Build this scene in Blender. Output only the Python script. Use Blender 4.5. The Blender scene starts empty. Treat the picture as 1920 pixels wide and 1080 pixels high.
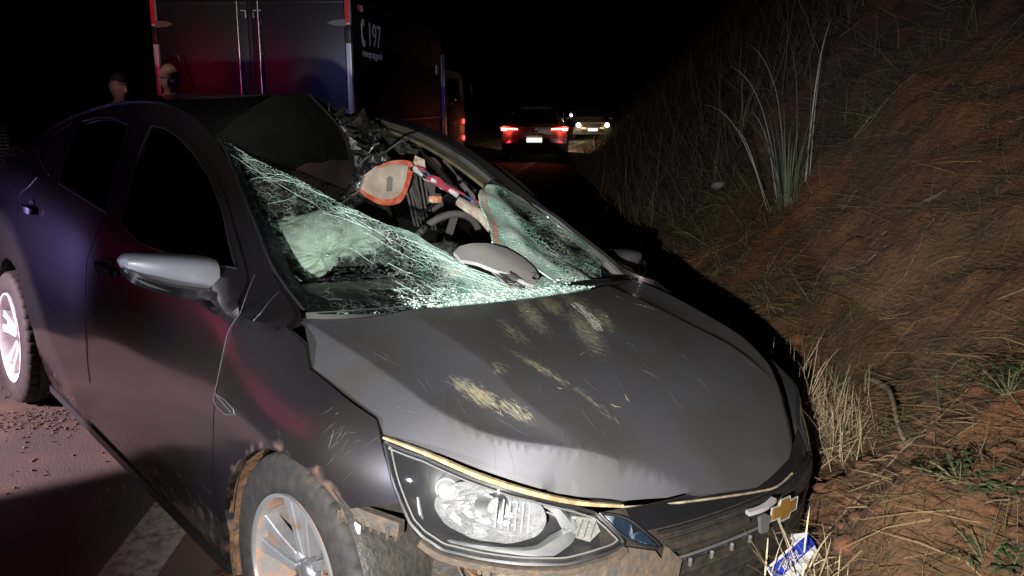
import bpy, bmesh, math, random
import numpy as np
from mathutils import Vector, Matrix
from mathutils.geometry import delaunay_2d_cdt
scn = bpy.context.scene; COL = scn.collection
R = math.radians
random.seed(7); rng = np.random.default_rng(7)
# ================================================================= camera, sky, lamps, exposure
cd = bpy.data.cameras.new('camera'); cam = bpy.data.objects.new('camera', cd); COL.objects.link(cam); scn.camera = cam
cd.sensor_width = 36; cd.lens = 36 * 1613.05 / 1920; cd.clip_start = .05; cd.clip_end = 2000
cam.location = (0, 0, 1.5); cam.rotation_euler = (R(90 - 12.1), 0, 0)
scn.render.resolution_x = 1024; scn.render.resolution_y = 576
scn.view_settings.view_transform = 'Standard'; scn.view_settings.look = 'None'; scn.view_settings.gamma = 1; scn.view_settings.exposure = 0
scn.render.engine = 'CYCLES'
scn.cycles.max_bounces = 6; scn.cycles.transparent_max_bounces = 12; scn.cycles.sample_clamp_indirect = 3
w = bpy.data.worlds.new('World'); scn.world = w; w.use_nodes = True
bg = w.node_tree.nodes['Background']; sk = w.node_tree.nodes.new('ShaderNodeTexSky'); sk.sky_type = 'NISHITA'; sk.sun_disc = False
sk.sun_elevation = R(-8); sk.sun_rotation = R(200)
w.node_tree.links.new(sk.outputs[0], bg.inputs[0]); bg.inputs[1].default_value = .02       # night sky
def lamp(name, kind, loc, target, energy, color, size=60, blend=.3, rad=.03):
    l = bpy.data.lights.new(name, kind); l.energy = energy; l.color = color; l.shadow_soft_size = rad
    if kind == 'SPOT': l.spot_size = R(size); l.spot_blend = blend
    o = bpy.data.objects.new(name, l); COL.objects.link(o); o.location = loc
    o.rotation_euler = (Vector(target) - Vector(loc)).to_track_quat('-Z', 'Y').to_euler(); return o
# the torch held just below the phone, and a beam added to brighten the truck
lamp('torch_light', 'SPOT', (-.15, .02, 1.29), (.32, 2.3, .60), 620, (1, .965, .91), 76, 1., .012)
lamp('truck_fill_beam', 'SPOT', (-.15, .02, 1.29), (-2.85, 10., 3.25), 1200, (1, .97, .92), 25, 1., .02)
# a second torch, colder, held by someone to the left
lamp('second_torch', 'SPOT', (-1.75, .45, 1.2), (-.50, 2.0, .86), 330, (.78, .85, 1.), 50, .9, .03)
# lights of the patrol car standing left of the picture: pale lamps, red and blue beacons
lamp('patrol_headlamp', 'SPOT', (-6.2, 1.62, 2.3), (-2.75, 3.78, 0), 4200, (1., .74, .84), 27, .10, .05)
lamp('patrol_blue_lamp', 'SPOT', (-6.0, 3.9, 1.0), (-2.15, 3.78, .84), 150, (.46, .36, 1), 21, .35, .05)
lamp('head_fill_lamp', 'SPOT', (-4.6, 5.2, 1.7), (-3.05, 7.5, 1.74), 60, (1, .74, .80), 24, .9, .05)  # added lamp that brightens the heads behind the roof
lamp('patrol_red_beacon', 'SPOT', (-7.0, 3.4, 1.9), (-1.8, 2.6, .5), 32, (1, .06, .22), 60, .8, 1.)
lamp('patrol_red_beacon', 'SPOT', (-5.5, 1.2, 1.6), (-2.1, 2.5, 0), 55, (1, .05, .07), 26, .9, .3)
lamp('patrol_red_beacon', 'SPOT', (-7.0, 3.0, 2.0), (-3.7, 10, 2.1), 190, (1, .05, .12), 22, .9, .12)
lamp('patrol_blue_beacon', 'SPOT', (-1.2, -1.5, 2.3), (-2.1, 10, 1.75), 560, (.16, .24, 1), 13, 1., .12)
lamp('patrol_blue_beacon', 'SPOT', (-5.6, 1.6, 1.9), (-2.0, 4.2, .5), 90, (.30, .25, 1), 50, .9, .5)
# ---------------------------------------------------------------- smooth curves and body surfaces
def pch(xs, ys):
    xs = np.array(xs, float); ys = np.array(ys, float)
    if xs[0] > xs[-1]: xs = xs[::-1]; ys = ys[::-1]
    h = np.diff(xs); d = np.diff(ys) / h
    m = np.zeros(len(xs)); m[0] = d[0]; m[-1] = d[-1]
    for i in range(1, len(xs) - 1):
        if d[i - 1] * d[i] > 0:
            w1 = 2 * h[i] + h[i - 1]; w2 = h[i] + 2 * h[i - 1]
            m[i] = (w1 + w2) / (w1 / d[i - 1] + w2 / d[i])
    def f(x):
        x = np.clip(x, xs[0], xs[-1]); i = int(min(max(np.searchsorted(xs, x) - 1, 0), len(h) - 1))
        t = (x - xs[i]) / h[i]; a = ys[i]; b = ys[i + 1]
        return float((2*t**3-3*t*t+1)*a + (t**3-2*t*t+t)*h[i]*m[i] + (-2*t**3+3*t*t)*b + (t**3-t*t)*h[i]*m[i + 1])
    return f
def sst(a, b, x):
    t = min(max((x - a) / (b - a), 0.), 1.); return t * t * (3 - 2 * t)
PLAN = [(.778,0),(.773,.12),(.758,.27),(.725,.42),(.675,.54),(.59,.645),(.49,.722),(.37,.785),(.24,.825),(.10,.85),(-.1,.86),(-.5,.865),(-1.2,.867),(-2.0,.866),(-2.6,.86),(-3.0,.835),(-3.3,.78),(-3.5,.69),(-3.6,.58),(-3.66,.35),(-3.68,0)]
_pp = np.array(PLAN); _ps = np.concatenate([[0], np.cumsum(np.hypot(*np.diff(_pp, axis=0).T))])
_fx = pch(_ps, _pp[:, 0]); _fy = pch(_ps, _pp[:, 1]); SMAX = float(_ps[-1])
_tab = np.array([(-_fx(s), s) for s in np.linspace(0, SMAX, 900)])
def s_of_x(x): return float(np.interp(-x, _tab[:, 0], _tab[:, 1]))
T_mid = pch([.10,.14,.2,.28,.4,.55,.66,.74,.80,.85,.92,.97,1.1], [.14,.10,.06,.035,.012,0,0,.005,.011,.018,.034,.056,.12])
T_fr = pch([.10,.14,.2,.3,.45,.55,.62,.68,.73,.78,.82,.85,.88,.92,.95,1.1], [.08,.06,.03,0,-.015,-.01,0,.003,.010,.028,.050,.072,.10,.15,.19,.4])
T_no = pch([.10,.2,.3,.45,.55,.60,.66,.69,.72,.75,.8,.9], [.08,.03,0,-.02,-.012,0,.016,.034,.066,.105,.2,.4])
z_belt = pch([-.2,-.6,-1.3,-2.3,-2.8,-3.1,-3.7], [.945,.965,1.02,1.085,1.10,1.09,1.05])
z_rail = pch([-.2,-.36,-.62,-.85,-1.09,-1.35,-1.7,-2.1,-2.5,-2.8,-3.05,-3.7], [.95,1.00,1.13,1.245,1.352,1.42,1.447,1.425,1.365,1.29,1.185,1.12])
y_rail = pch([-.2,-.36,-.62,-.85,-1.09,-1.35,-1.7,-2.1,-2.5,-2.8,-3.05,-3.4,-3.7], [.69,.665,.63,.59,.55,.532,.522,.522,.54,.58,.63,.66,.6])
z_crown = pch([-.9,-1.2,-1.5,-2.1,-2.5,-2.8,-3.0,-3.3,-3.7], [1.36,1.44,1.49,1.485,1.405,1.28,1.18,1.14,1.08])
def inset(s, z):
    x = _fx(s); W = _fy(s)
    wf = 1 - sst(.05, -.40, x) if False else sst(-.40, .05, x)
    v = 0.
    if wf < 1:
        zb = z_belt(x)
        if z <= zb:
            zz = z if z < .6 else .6 + (z - .6) * .37 / (zb - .6)
            v = T_mid(zz)
        else:
            zr = max(z_rail(x), zb + .01); u = (z - zb) / (zr - zb); ib = T_mid(.97)
            v = ib + (W - y_rail(x) - ib) * min(u, 1.3) ** 1.1
    if wf > 0:
        wn = sst(.70, 1.0, 1.45 - s)            # towards the nose centre line
        vf = T_fr(z) * (1 - wn) + T_no(z) * wn
        v = v * (1 - wf) + vf * wf
    return v
def S(s, z, off=0.):
    """body side / nose surface, positive (left) side; off = metres inward"""
    e = .01; s = min(max(s, 0.), SMAX)
    tx = _fx(min(s + e, SMAX)) - _fx(max(s - e, 0)); ty = _fy(min(s + e, SMAX)) - _fy(max(s - e, 0)); l = math.hypot(tx, ty)
    nx, ny = ty / l, -tx / l
    i = inset(s, z) + off
    return (_fx(s) - nx * i, _fy(s) - ny * i, z)
hz_c = pch([-.5,-.30,-.1,.2,.4,.55,.635,.69,.745,.80], [1.005,.992,.975,.935,.893,.842,.797,.752,.690,.60])
h_yA = pch([-.4,-.18,.06,.28,.386,.468,.537,.60,.8], [.68,.678,.668,.66,.628,.575,.49,.40,.1])
h_yB = pch([-.4,.0,.22,.38,.53,.66,.8], [.40,.424,.434,.465,.45,.405,.2])
def H(x, y, off=0.):
    a = abs(y); yA = h_yA(x); yB = min(h_yB(x), yA - .004 if x < .56 else 9); g = 1 - .15 * sst(.3, .66, x)
    d = .012 * min(a / yB, 1) ** 2
    if a > yB:
        if yA > yB + .01:
            t = min((a - yB) / (yA - yB), 1.); d += .030 * (1 - (1 - t) ** 2.4) * min(1, (yA - yB) / .15)
        else: d += .1 * (a - yB)
    if a > yA: d += (.62 + .30 * sst(.2, .45, x)) * (a - yA)
    return (x, y, hz_c(x) - d * g - off)
def ROOF(x, y, off=0.):
    a = abs(y); zr = z_rail(x); yr = y_rail(x); zc = max(z_crown(x), zr)
    return (x, y, zr + (zc - zr) * (1 - min(a / yr, 1.) ** 2.6) - off)
def WS(u, v, off=0.):
    """windshield: u -1..1 across, v 0 (cowl) .. 1 (header)"""
    x = -.235 - .87 * v; yr = y_rail(x - .02) - .012; zr = z_rail(x) - .002
    b = (1 - u * u)
    return (x + b * (.115 - .055 * v) , u * yr, zr + b * (.012 + .055 * v) - off)
# ---------------------------------------------------------------- ground (world coordinates, road level z = 0)
def SS(a, b, x):
    t = np.clip((np.asarray(x, float) - a) / (b - a), 0, 1); return t * t * (3 - 2 * t)
def edge_x(Y): return -1.27 + .0031 * np.maximum(Y, 0) ** 2 + .012 * Y
def vnoise(x, y, sd=0):
    x = np.asarray(x, float); y = np.asarray(y, float)
    i = np.floor(x).astype(np.int64); j = np.floor(y).astype(np.int64)
    def h(i, j):
        n = (i * 374761393 + j * 668265263 + sd * 974711) & 0xffffffff
        n = ((n ^ (n >> 13)) * 1274126177) & 0xffffffff
        return ((n ^ (n >> 16)) & 0xffff) / 65535. * 2 - 1
    fx = x - i; fy = y - j; fx = fx*fx*(3-2*fx); fy = fy*fy*(3-2*fy)
    return (h(i,j)*(1-fx)+h(i+1,j)*fx)*(1-fy)+(h(i,j+1)*(1-fx)+h(i+1,j+1)*fx)*fy
def fbm(x, y, o=4, sd=0):
    v = 0; a = .5
    for k in range(o): v = v + a * vnoise(x, y, sd + k); x = x * 2.03; y = y * 2.03; a *= .5
    return v
def foot(Y): return np.interp(Y, [0, 1.6, 2.1, 2.6, 3.1, 8, 24, 60, 200], [1.66, 1.66, 1.74, 1.95, 2.05, 1.8, 1.5, 1.6, 2])
def ground_z(X, Y, fine=True):
    r = X - edge_x(Y); f = foot(Y)
    z = .125 * SS(1.95, 3.9, Y) * (1 - SS(4.6, 8, Y)) * (1 - SS(.8, 1.8, r)) * SS(-6, -2.5, r)
    z = z - .10 * SS(.25, 1.2, r) * (1 - SS(f, f + .5, r))
    q = np.maximum(r - f + .5, 0)
    z = z + np.where(q < .9, .50 * q * SS(0, .5, q), .45 + (q - .9) * 1.02)
    z = z + .17 * np.exp(-((X - .90) / .15) ** 2 - ((Y - 1.82) / .20) ** 2)
    z = z + fbm(X * .8 + 7, Y * .8, 3, 11) * .30 * SS(.3, 2.0, q)
    if fine:
        z = z + fbm(X * 6.5, Y * 4.3, 4, 5) * .10 * SS(0, .6, q)
        z = z + np.abs(fbm(X * 19, Y * 19, 3, 61)) * .022 * SS(.8, 1.6, r)
        z = z + np.abs(fbm(X * 9, Y * 9, 3, 31)) * .035 * SS(.2, .9, r)
    return z
# traced outlines in surface parameters / metres
D = {
'fender': [(1.551,0.955),(1.438,0.921),(1.37,0.882),(1.222,0.865),(1.079,0.846),(1.045,0.821),(0.999,0.772),(0.958,0.715),(0.946,0.702),(1.016,0.675),(1.099,0.64),(1.153,0.666),(1.227,0.691),(1.322,0.693),(1.397,0.682),(1.466,0.653),(1.549,0.587),(1.606,0.504),(1.643,0.417),(1.625,0.358),(1.708,0.401),(1.704,0.547),(1.7,0.7),(1.69,0.819),(1.688,0.905),(1.684,0.956),(1.73,0.982),(1.768,1.008),(1.779,1.036),(1.688,0.998)],
'front_door': [(1.688,0.905),(1.684,0.956),(1.741,0.972),(1.799,1.011),(1.983,1.105),(2.152,1.193),(2.321,1.271),(2.554,1.338),(2.824,1.382),(2.966,1.384),(3.013,1.36),(2.931,1.25),(2.816,1.127),(2.752,1.031),(2.772,0.955),(2.805,0.883),(2.798,0.788),(2.772,0.599),(2.771,0.434),(2.446,0.403),(2.119,0.386),(1.731,0.383),(1.704,0.547),(1.7,0.7),(1.69,0.819)],
'front_window': [(2.615,1.047),(2.713,1.158),(2.84,1.288),(2.903,1.362),(2.784,1.365),(2.615,1.34),(2.465,1.299),(2.297,1.242),(2.125,1.164),(1.988,1.089),(1.864,1.028),(1.954,1.02),(2.124,1.017),(2.294,1.012),(2.439,1.015)],
'rear_door': [(3.616,1.1),(3.699,1.039),(3.769,0.996),(3.786,0.889),(3.795,0.782),(3.742,0.685),(3.65,0.562),(3.559,0.452),(3.418,0.406),(3.177,0.422),(2.771,0.434),(2.772,0.599),(2.798,0.788),(2.805,0.883),(2.772,0.955),(2.752,1.031),(2.816,1.127),(2.931,1.25),(3.017,1.352),(3.167,1.371),(3.398,1.381),(3.625,1.366),(3.796,1.341),(3.97,1.28)],
'rear_window': [(3.332,1.094),(3.486,1.208),(3.7,1.323),(3.533,1.355),(3.33,1.367),(3.098,1.35),(2.955,1.228),(2.804,1.106),(2.734,1.056),(3.056,1.077)],
'quarter_window': [(3.823,1.164),(3.911,1.224),(3.897,1.275),(3.83,1.317),(3.587,1.21),(3.453,1.106),(3.538,1.114)],
'headlight': [(1.032,0.813),(0.999,0.772),(0.958,0.717),(0.921,0.665),(0.891,0.643),(0.842,0.624),(0.76,0.621),(0.671,0.621),(0.584,0.624),(0.525,0.634),(0.475,0.643),(0.446,0.655),(0.453,0.672),(0.479,0.697),(0.505,0.717),(0.542,0.728),(0.661,0.76),(0.732,0.777),(0.804,0.788),(0.91,0.806)],
'head_chrome': [(0.924,0.712),(0.906,0.665),(0.878,0.638),(0.829,0.628),(0.745,0.628),(0.65,0.631),(0.604,0.655),(0.569,0.677),(0.582,0.7),(0.607,0.72),(0.636,0.73)],
'head_refl': [(0.756,0.708)],
'head_proj': [(0.864,0.732)],
'head_turn': [(0.54,0.683)],
'upper_lamp': [(0.497,0.713),(0.46,0.707),(0.426,0.697),(0.396,0.675),(0.355,0.636),(0.401,0.648),(0.434,0.663),(0.458,0.678),(0.474,0.692)],
'grille_top': [(0.496,0.715),(0.415,0.709),(0.313,0.704),(0.198,0.697),(0.072,0.682)],
'vent': [(1.698,0.734),(1.638,0.734),(1.587,0.724),(1.582,0.713),(1.627,0.698),(1.681,0.703),(1.703,0.714)],
'rhandle': [(3.561,0.971),(3.694,0.978),(3.448,0.996),(3.442,0.962),(3.632,0.944)],
'fhandle': [(2.584,0.909),(2.731,0.912),(2.499,0.913)],
'hood': [(-0.256,-0.674),(-0.144,-0.721),(-0.057,-0.756),(0.082,-0.754),(0.217,-0.746),(0.264,-0.76),(0.364,-0.712),(0.47,-0.649),(0.551,-0.567),(0.608,-0.478),(0.656,-0.391),(0.696,-0.293),(0.727,-0.196),(0.742,-0.065)],
'hoodrear': [(-0.256,-0.674),(-0.271,-0.627),(-0.21,-0.515),(-0.14,-0.424),(-0.108,-0.319),(-0.083,-0.203),(-0.061,-0.057),(-0.053,0.055),(-0.057,0.216)],
'creaseA': [(-0.178,-0.678),(0.082,-0.674),(0.288,-0.671),(0.394,-0.635),(0.475,-0.585),(0.552,-0.502)],
'ws_out': [(-0.987,1.0),(-0.993,0.911),(-1.002,0.624),(-1.004,0.45),(-1.013,0.275),(-1.001,0.158),(-0.989,0.033),(-0.95,0.008),(-0.792,-0.007),(-0.617,-0.012)],
'ws_in': [(-0.974,0.976),(-0.969,0.826),(-0.972,0.573),(-0.953,0.391),(-0.961,0.21),(-0.943,0.135),(-0.895,0.089),(-0.782,0.068),(-0.578,0.048)],
'ws_torn': [(-0.987,1.0),(-0.911,0.851),(-0.798,0.751),(-0.677,0.643),(-0.586,0.556),(-0.509,0.492),(-0.391,0.408),(-0.292,0.367),(-0.205,0.291),(-0.152,0.244),(-0.128,0.19),(-0.036,0.127),(0.022,0.076),(0.166,0.071),(0.264,0.098),(0.322,0.042),(0.449,-0.008),(0.596,-0.034)],
'ws_bot': [(0.494,-0.041),(0.138,-0.035),(-0.238,-0.02),(-0.45,-0.015),(-0.617,-0.012)],
'ws_far': [(0.597,0.631),(0.476,0.597),(0.357,0.516),(0.263,0.407),(0.234,0.359),(0.171,0.304),(0.21,0.273),(0.252,0.224),(0.26,0.185),(0.295,0.136),(0.345,0.064),(0.488,0.039),(0.677,0.025),(0.932,0.185),(0.951,0.283),(0.892,0.432),(0.766,0.531),(0.661,0.608)],
'debris': [(-0.159,0.238),(-0.103,0.261),(-0.018,0.267),(0.081,0.26),(0.174,0.229),(0.226,0.179),(0.227,0.115),(0.194,0.07),(0.106,0.028),(0.062,0.043),(0.03,0.087),(-0.037,0.116),(-0.096,0.166),(-0.164,0.193)],
'debris_low': [(-0.058,0.198),(-0.009,0.167),(0.079,0.129),(0.184,0.079),(0.133,0.054),(0.052,0.046),(-0.009,0.066),(-0.023,0.126)],
'farpillar': [(-0.262,0.69,0.915),(-0.369,0.665,0.988),(-0.511,0.645,1.054),(-0.662,0.62,1.124),(-0.93,0.6,1.199),(-1.148,0.57,1.293),(-1.422,0.54,1.37),(-1.737,0.49,1.417)],
'farframe': [(-0.661,0.69,1.079),(-0.811,0.675,1.165),(-0.968,0.66,1.241),(-1.187,0.63,1.309),(-1.383,0.6,1.361),(-1.591,0.58,1.39)],
'visor': [(-1.02,-0.031,1.184),(-1.02,-0.01,1.238),(-1.02,0.042,1.274),(-1.02,0.113,1.295),(-1.02,0.196,1.288),(-1.02,0.189,1.228),(-1.02,0.163,1.166),(-1.02,0.129,1.142),(-1.02,0.066,1.139),(-1.02,0.008,1.16)],
'wires': [(-1.05,0.228,1.271),(-1.02,0.281,1.237),(-1.0,0.348,1.203),(-0.98,0.432,1.157),(-0.95,0.515,1.12)],
'bracket': [(-1.06,0.248,1.314),(-1.06,0.293,1.3),(-1.06,0.301,1.26),(-1.06,0.238,1.272)],
'rod': [(-0.98,0.406,1.201),(-1.15,0.369,1.073)],
'roll': [(-0.86,0.327,1.166),(-0.84,0.36,1.143),(-0.8,0.397,1.115),(-0.76,0.422,1.072)],
'airbag': [(-0.8,-0.281,1.009),(-0.8,-0.49,1.021),(-0.8,-0.018,0.975),(-0.8,-0.274,1.104),(-0.8,-0.266,0.901)],
'steer': [(-0.95,0.392,1.006),(-0.95,0.285,1.004),(-0.95,0.505,1.006)],
'roofedge': [(-1.16,-0.471,1.394),(-1.5,0.022,1.515),(-1.4,0.02,1.473),(-1.28,0.045,1.388),(-1.22,0.052,1.279),(-1.18,0.031,1.189),(-1.12,-0.082,1.116)],
'crumple': [(-1.5,0.072,1.479),(-1.55,0.258,1.444),(-1.6,0.401,1.408),(-1.5,0.381,1.345),(-1.3,0.305,1.274),(-1.2,0.125,1.218),(-1.2,0.053,1.176)],
'belts': [(-1.5,0.534,1.185),(-1.5,0.623,0.986),(-1.5,0.556,1.173),(-1.5,0.617,0.987),(-1.5,0.641,1.173),(-1.5,0.724,0.97),(-1.5,0.689,1.148),(-1.5,0.699,1.009),(-1.5,0.751,0.957)],
'mirN': [(-0.6,-1.017,1.063),(-0.6,-0.973,1.084),(-0.6,-0.873,1.072),(-0.6,-0.783,1.055),(-0.6,-0.752,1.025),(-0.6,-0.75,0.96),(-0.6,-0.859,0.987),(-0.6,-0.974,1.02),(-0.6,-1.008,1.038)],
'mirFoot': [(-0.6,-1.006,1.025),(-0.58,-0.867,0.973),(-0.35,-0.8,0.966)],
'mirF': [(-0.6,0.783,1.024),(-0.6,0.87,1.025),(-0.6,0.991,0.996),(-0.6,1.087,0.961),(-0.6,1.097,0.92),(-0.6,1.056,0.872),(-0.6,0.978,0.905),(-0.6,0.862,0.963)],
'plate': [(0.8,0.167,0.565),(0.8,-0.001,0.527),(0.86,0.002,0.496)],
'corner': [(1.714,0.992),(1.748,1.023),(1.67,0.992),(1.564,0.959),(1.447,0.926),(1.375,0.883),(1.414,0.885),(1.54,0.934),(1.635,0.96)],
'gapF': [(1.679,0.954),(1.687,0.903),(1.687,0.82),(1.7,0.732)],
'gapB': [(2.81,0.863),(2.792,0.751),(2.774,0.579),(2.77,0.448)],
'gapR': [(3.606,1.09),(3.662,1.043),(3.755,1.002),(3.774,0.914)],
'winF': [(2.613,1.051),(2.693,1.133),(2.797,1.234),(2.899,1.36)],
'winR': [(3.329,1.098),(3.476,1.204),(3.682,1.314)],
'winR2': [(3.544,1.124),(3.642,1.182),(3.833,1.27)],
'winQ': [(3.837,1.168),(3.896,1.226),(3.907,1.277)],
'seal': [(1.033,0.816),(0.909,0.81),(0.78,0.79),(0.661,0.763),(0.539,0.733),(0.427,0.718)],
'scr': [(0.006,0.057),(0.111,0.04),(0.251,0.001),(0.119,-0.181),(0.216,-0.112),(0.291,0.023),(0.148,-0.376),(0.357,-0.434),(0.489,-0.422),(0.192,-0.591),(0.303,-0.582),(0.4,-0.567),(0.492,-0.553),(0.153,-0.61)],
'ground': {'tall':[1.71,5.344,0.881],'tuft':[1.127,2.856,0.369],'plant1':[1.244,3.105,0.421],'plant2':[0.991,1.771,0.68],'plant3':[1.255,2.072,0.78],'stick0':[1.29,2.964,0.51],'stick1':[1.108,2.301,0.557],'rock1':[0.799,1.871,0.463],'rock2':[1.278,3.683,0.468],'plant4':[1.047,5.904,0.272],'plant5':[0.965,1.592,0.582],'plant6':[1.139,2.741,0.376],'tuft2':[0.945,19.152,-0.069],'shadow':[1.202,4.087,0.463],'rockb':[1.649,6.836,0.856]},
'carM': [[0.667599,0.740536,0.076934,0.039868],[-0.742756,0.669562,0.000369,2.474893],[-0.051239,-0.05739,0.997036,-0.051467],[0.0,0.0,0.0,1.0]],
}
# ================================================================= materials
MATS = {}
def M(name, col, rough=.5, metal=0., col2=None, nscale=8., nmix=(.4, .65), bump=0., bscale=60., coat=0., emit=None, estr=0., spec=None, attr=None, attrcol=None, attrscale=40., stretch=None, island=None, coord='Object'):
    m = bpy.data.materials.new(name); m.use_nodes = True; nt = m.node_tree; N = nt.nodes; L = nt.links
    b = N['Principled BSDF']; b.inputs['Base Color'].default_value = (*col, 1); b.inputs['Roughness'].default_value = rough; b.inputs['Metallic'].default_value = metal
    if coat: b.inputs['Coat Weight'].default_value = coat; b.inputs['Coat Roughness'].default_value = .12
    if spec is not None: b.inputs['Specular IOR Level'].default_value = spec
    tc = N.new('ShaderNodeTexCoord'); src = tc.outputs[coord]
    def noise(scale, detail=5, vec=None):
        n = N.new('ShaderNodeTexNoise'); n.inputs['Scale'].default_value = scale; n.inputs['Detail'].default_value = detail
        L.new(vec or src, n.inputs['Vector']); return n.outputs['Fac']
    def ramp(v, a, c):
        r = N.new('ShaderNodeMapRange'); r.inputs['From Min'].default_value = a; r.inputs['From Max'].default_value = c; r.clamp = True; L.new(v, r.inputs['Value']); return r.outputs[0]
    def mixc(f, A, B):
        x = N.new('ShaderNodeMix'); x.data_type = 'RGBA'
        if isinstance(f, float): x.inputs[0].default_value = f
        else: L.new(f, x.inputs[0])
        for i, v in ((6, A), (7, B)):
            if isinstance(v, tuple): x.inputs[i].default_value = (*v, 1)
            else: L.new(v, x.inputs[i])
        return x.outputs[2]
    c = tuple(col)
    if island:
        g = N.new('ShaderNodeNewGeometry'); cr = N.new('ShaderNodeValToRGB'); L.new(g.outputs['Random Per Island'], cr.inputs[0])
        el = cr.color_ramp.elements
        while len(el) < len(island): el.new(.5)
        for i, q in enumerate(island): el[i].position = i / max(1, len(island) - 1); el[i].color = (*q, 1)
        c = cr.outputs[0]
    if col2: c = mixc(ramp(noise(nscale), *nmix), c, tuple(col2))
    if attr:
        at = N.new('ShaderNodeAttribute'); at.attribute_name = attr
        vec = None
        if stretch:
            mp = N.new('ShaderNodeMapping'); uv = N.new('ShaderNodeTexCoord'); L.new(uv.outputs['UV'], mp.inputs[0]); mp.inputs['Rotation'].default_value = (0, 0, stretch[2]); mp.inputs['Scale'].default_value = (stretch[0], stretch[1], 1); vec = mp.outputs[0]
        n1 = noise(attrscale, 8, vec); mm = N.new('ShaderNodeMath'); mm.operation = 'ADD'; L.new(n1, mm.inputs[0]); L.new(at.outputs['Fac'], mm.inputs[1])
        f = ramp(mm.outputs[0], 1.02, 1.40)
        c = mixc(f, c, tuple(attrcol))
        r2 = N.new('ShaderNodeMapRange'); L.new(f, r2.inputs['Value']); r2.inputs['To Min'].default_value = rough; r2.inputs['To Max'].default_value = .9; L.new(r2.outputs[0], b.inputs['Roughness'])
        if metal: r3 = N.new('ShaderNodeMapRange'); L.new(f, r3.inputs['Value']); r3.inputs['To Min'].default_value = metal; r3.inputs['To Max'].default_value = 0; L.new(r3.outputs[0], b.inputs['Metallic'])
    if not isinstance(c, tuple): L.new(c, b.inputs['Base Color'])
    if bump:
        bp = N.new('ShaderNodeBump'); bp.inputs['Strength'].default_value = 1; bp.inputs['Distance'].default_value = bump; L.new(noise(bscale, 6), bp.inputs['Height']); L.new(bp.outputs[0], b.inputs['Normal'])
    if emit: b.inputs['Emission Color'].default_value = (*emit, 1); b.inputs['Emission Strength'].default_value = estr
    m['n'] = 1; MATS[name] = m; return m
def glass_mat(name, tint, alpha, rough=.03):
    """thin glass: part clear, part glossy"""
    m = bpy.data.materials.new(name); m.use_nodes = True; nt = m.node_tree; N = nt.nodes; L = nt.links; N.remove(N['Principled BSDF'])
    out = N['Material Output']; t = N.new('ShaderNodeBsdfTransparent'); t.inputs[0].default_value = (*tint, 1); g = N.new('ShaderNodeBsdfGlossy'); g.inputs['Roughness'].default_value = rough
    fr = N.new('ShaderNodeFresnel'); fr.inputs[0].default_value = 1.5; mx = N.new('ShaderNodeMixShader'); ad = N.new('ShaderNodeMath'); ad.operation = 'MAXIMUM'; ad.inputs[1].default_value = alpha
    L.new(fr.outputs[0], ad.inputs[0]); L.new(ad.outputs[0], mx.inputs[0]); L.new(t.outputs[0], mx.inputs[1]); L.new(g.outputs[0], mx.inputs[2]); L.new(mx.outputs[0], out.inputs[0]); return m
# ================================================================= mesh helpers
def tag(o, label=None, cat=None, group=None, kind=None):
    if label: o['label'] = label
    if cat: o['category'] = cat
    if group: o['group'] = group
    if kind: o['kind'] = kind
    return o
def empty(name, loc=(0, 0, 0), rz=0., parent=None):
    o = bpy.data.objects.new(name, None); COL.objects.link(o); o.location = loc; o.rotation_euler = (0, 0, rz); o.empty_display_size = .1
    if parent: o.parent = parent
    return o
def obj(name, V, F, mat, parent=None, smooth=True, uv=None, attr=None, sharp=None):
    me = bpy.data.meshes.new(name); me.from_pydata([tuple(map(float, v)) for v in V], [], [tuple(int(i) for i in f) for f in F]); me.materials.append(mat)
    if uv is not None:
        l = me.uv_layers.new(name='UVMap'); idx = np.zeros(len(me.loops), np.int32); me.loops.foreach_get('vertex_index', idx)
        l.data.foreach_set('uv', np.array(uv, np.float32)[idx].ravel())
    if attr is not None:
        a = me.attributes.new('dirt', 'FLOAT', 'POINT'); a.data.foreach_set('value', np.array(attr, np.float32))
    if smooth: me.polygons.foreach_set('use_smooth', [True] * len(me.polygons)); me.set_sharp_from_angle(angle=R(38))
    me.update(); o = bpy.data.objects.new(name, me); COL.objects.link(o)
    if parent: o.parent = parent
    return o
def join(parts):
    V = []; F = []
    for v, f in parts:
        n = len(V); V += [tuple(p) for p in v]; F += [tuple(i + n for i in q) for q in f]
    return V, F
def box(cx, cy, cz, sx, sy, sz, bev=0., rot=None):
    """bevelled box, full sizes"""
    if bev <= 0:
        V = [(x*sx/2, y*sy/2, z*sz/2) for x in (-1,1) for y in (-1,1) for z in (-1,1)]
        F = [(0,1,3,2),(4,6,7,5),(0,4,5,1),(2,3,7,6),(0,2,6,4),(1,5,7,3)]
    else:
        bm = bmesh.new(); bmesh.ops.create_cube(bm, size=1); bmesh.ops.scale(bm, vec=(sx, sy, sz), verts=bm.verts)
        bmesh.ops.bevel(bm, geom=bm.edges[:], offset=min(bev, sx*.45, sy*.45, sz*.45), segments=2, affect='EDGES', profile=.5)
        V = [tuple(v.co) for v in bm.verts]; F = [tuple(v.index for v in f.verts) for f in bm.faces]; bm.free()
    if rot is not None: V = [tuple(rot @ Vector(v)) for v in V]
    return [(v[0]+cx, v[1]+cy, v[2]+cz) for v in V], F
def smooth_path(P, n=6):
    P = [Vector(p) for p in P]
    if len(P) < 3: return P
    Q = []
    for i in range(len(P) - 1):
        a = P[max(i-1, 0)]; b = P[i]; c = P[i+1]; d = P[min(i+2, len(P)-1)]
        for k in range(n):
            t = k / n; Q.append(.5*((2*b)+(c-a)*t+(2*a-5*b+4*c-d)*t*t+(3*b-a-3*c+d)*t**3))
    Q.append(P[-1]); return Q
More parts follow.
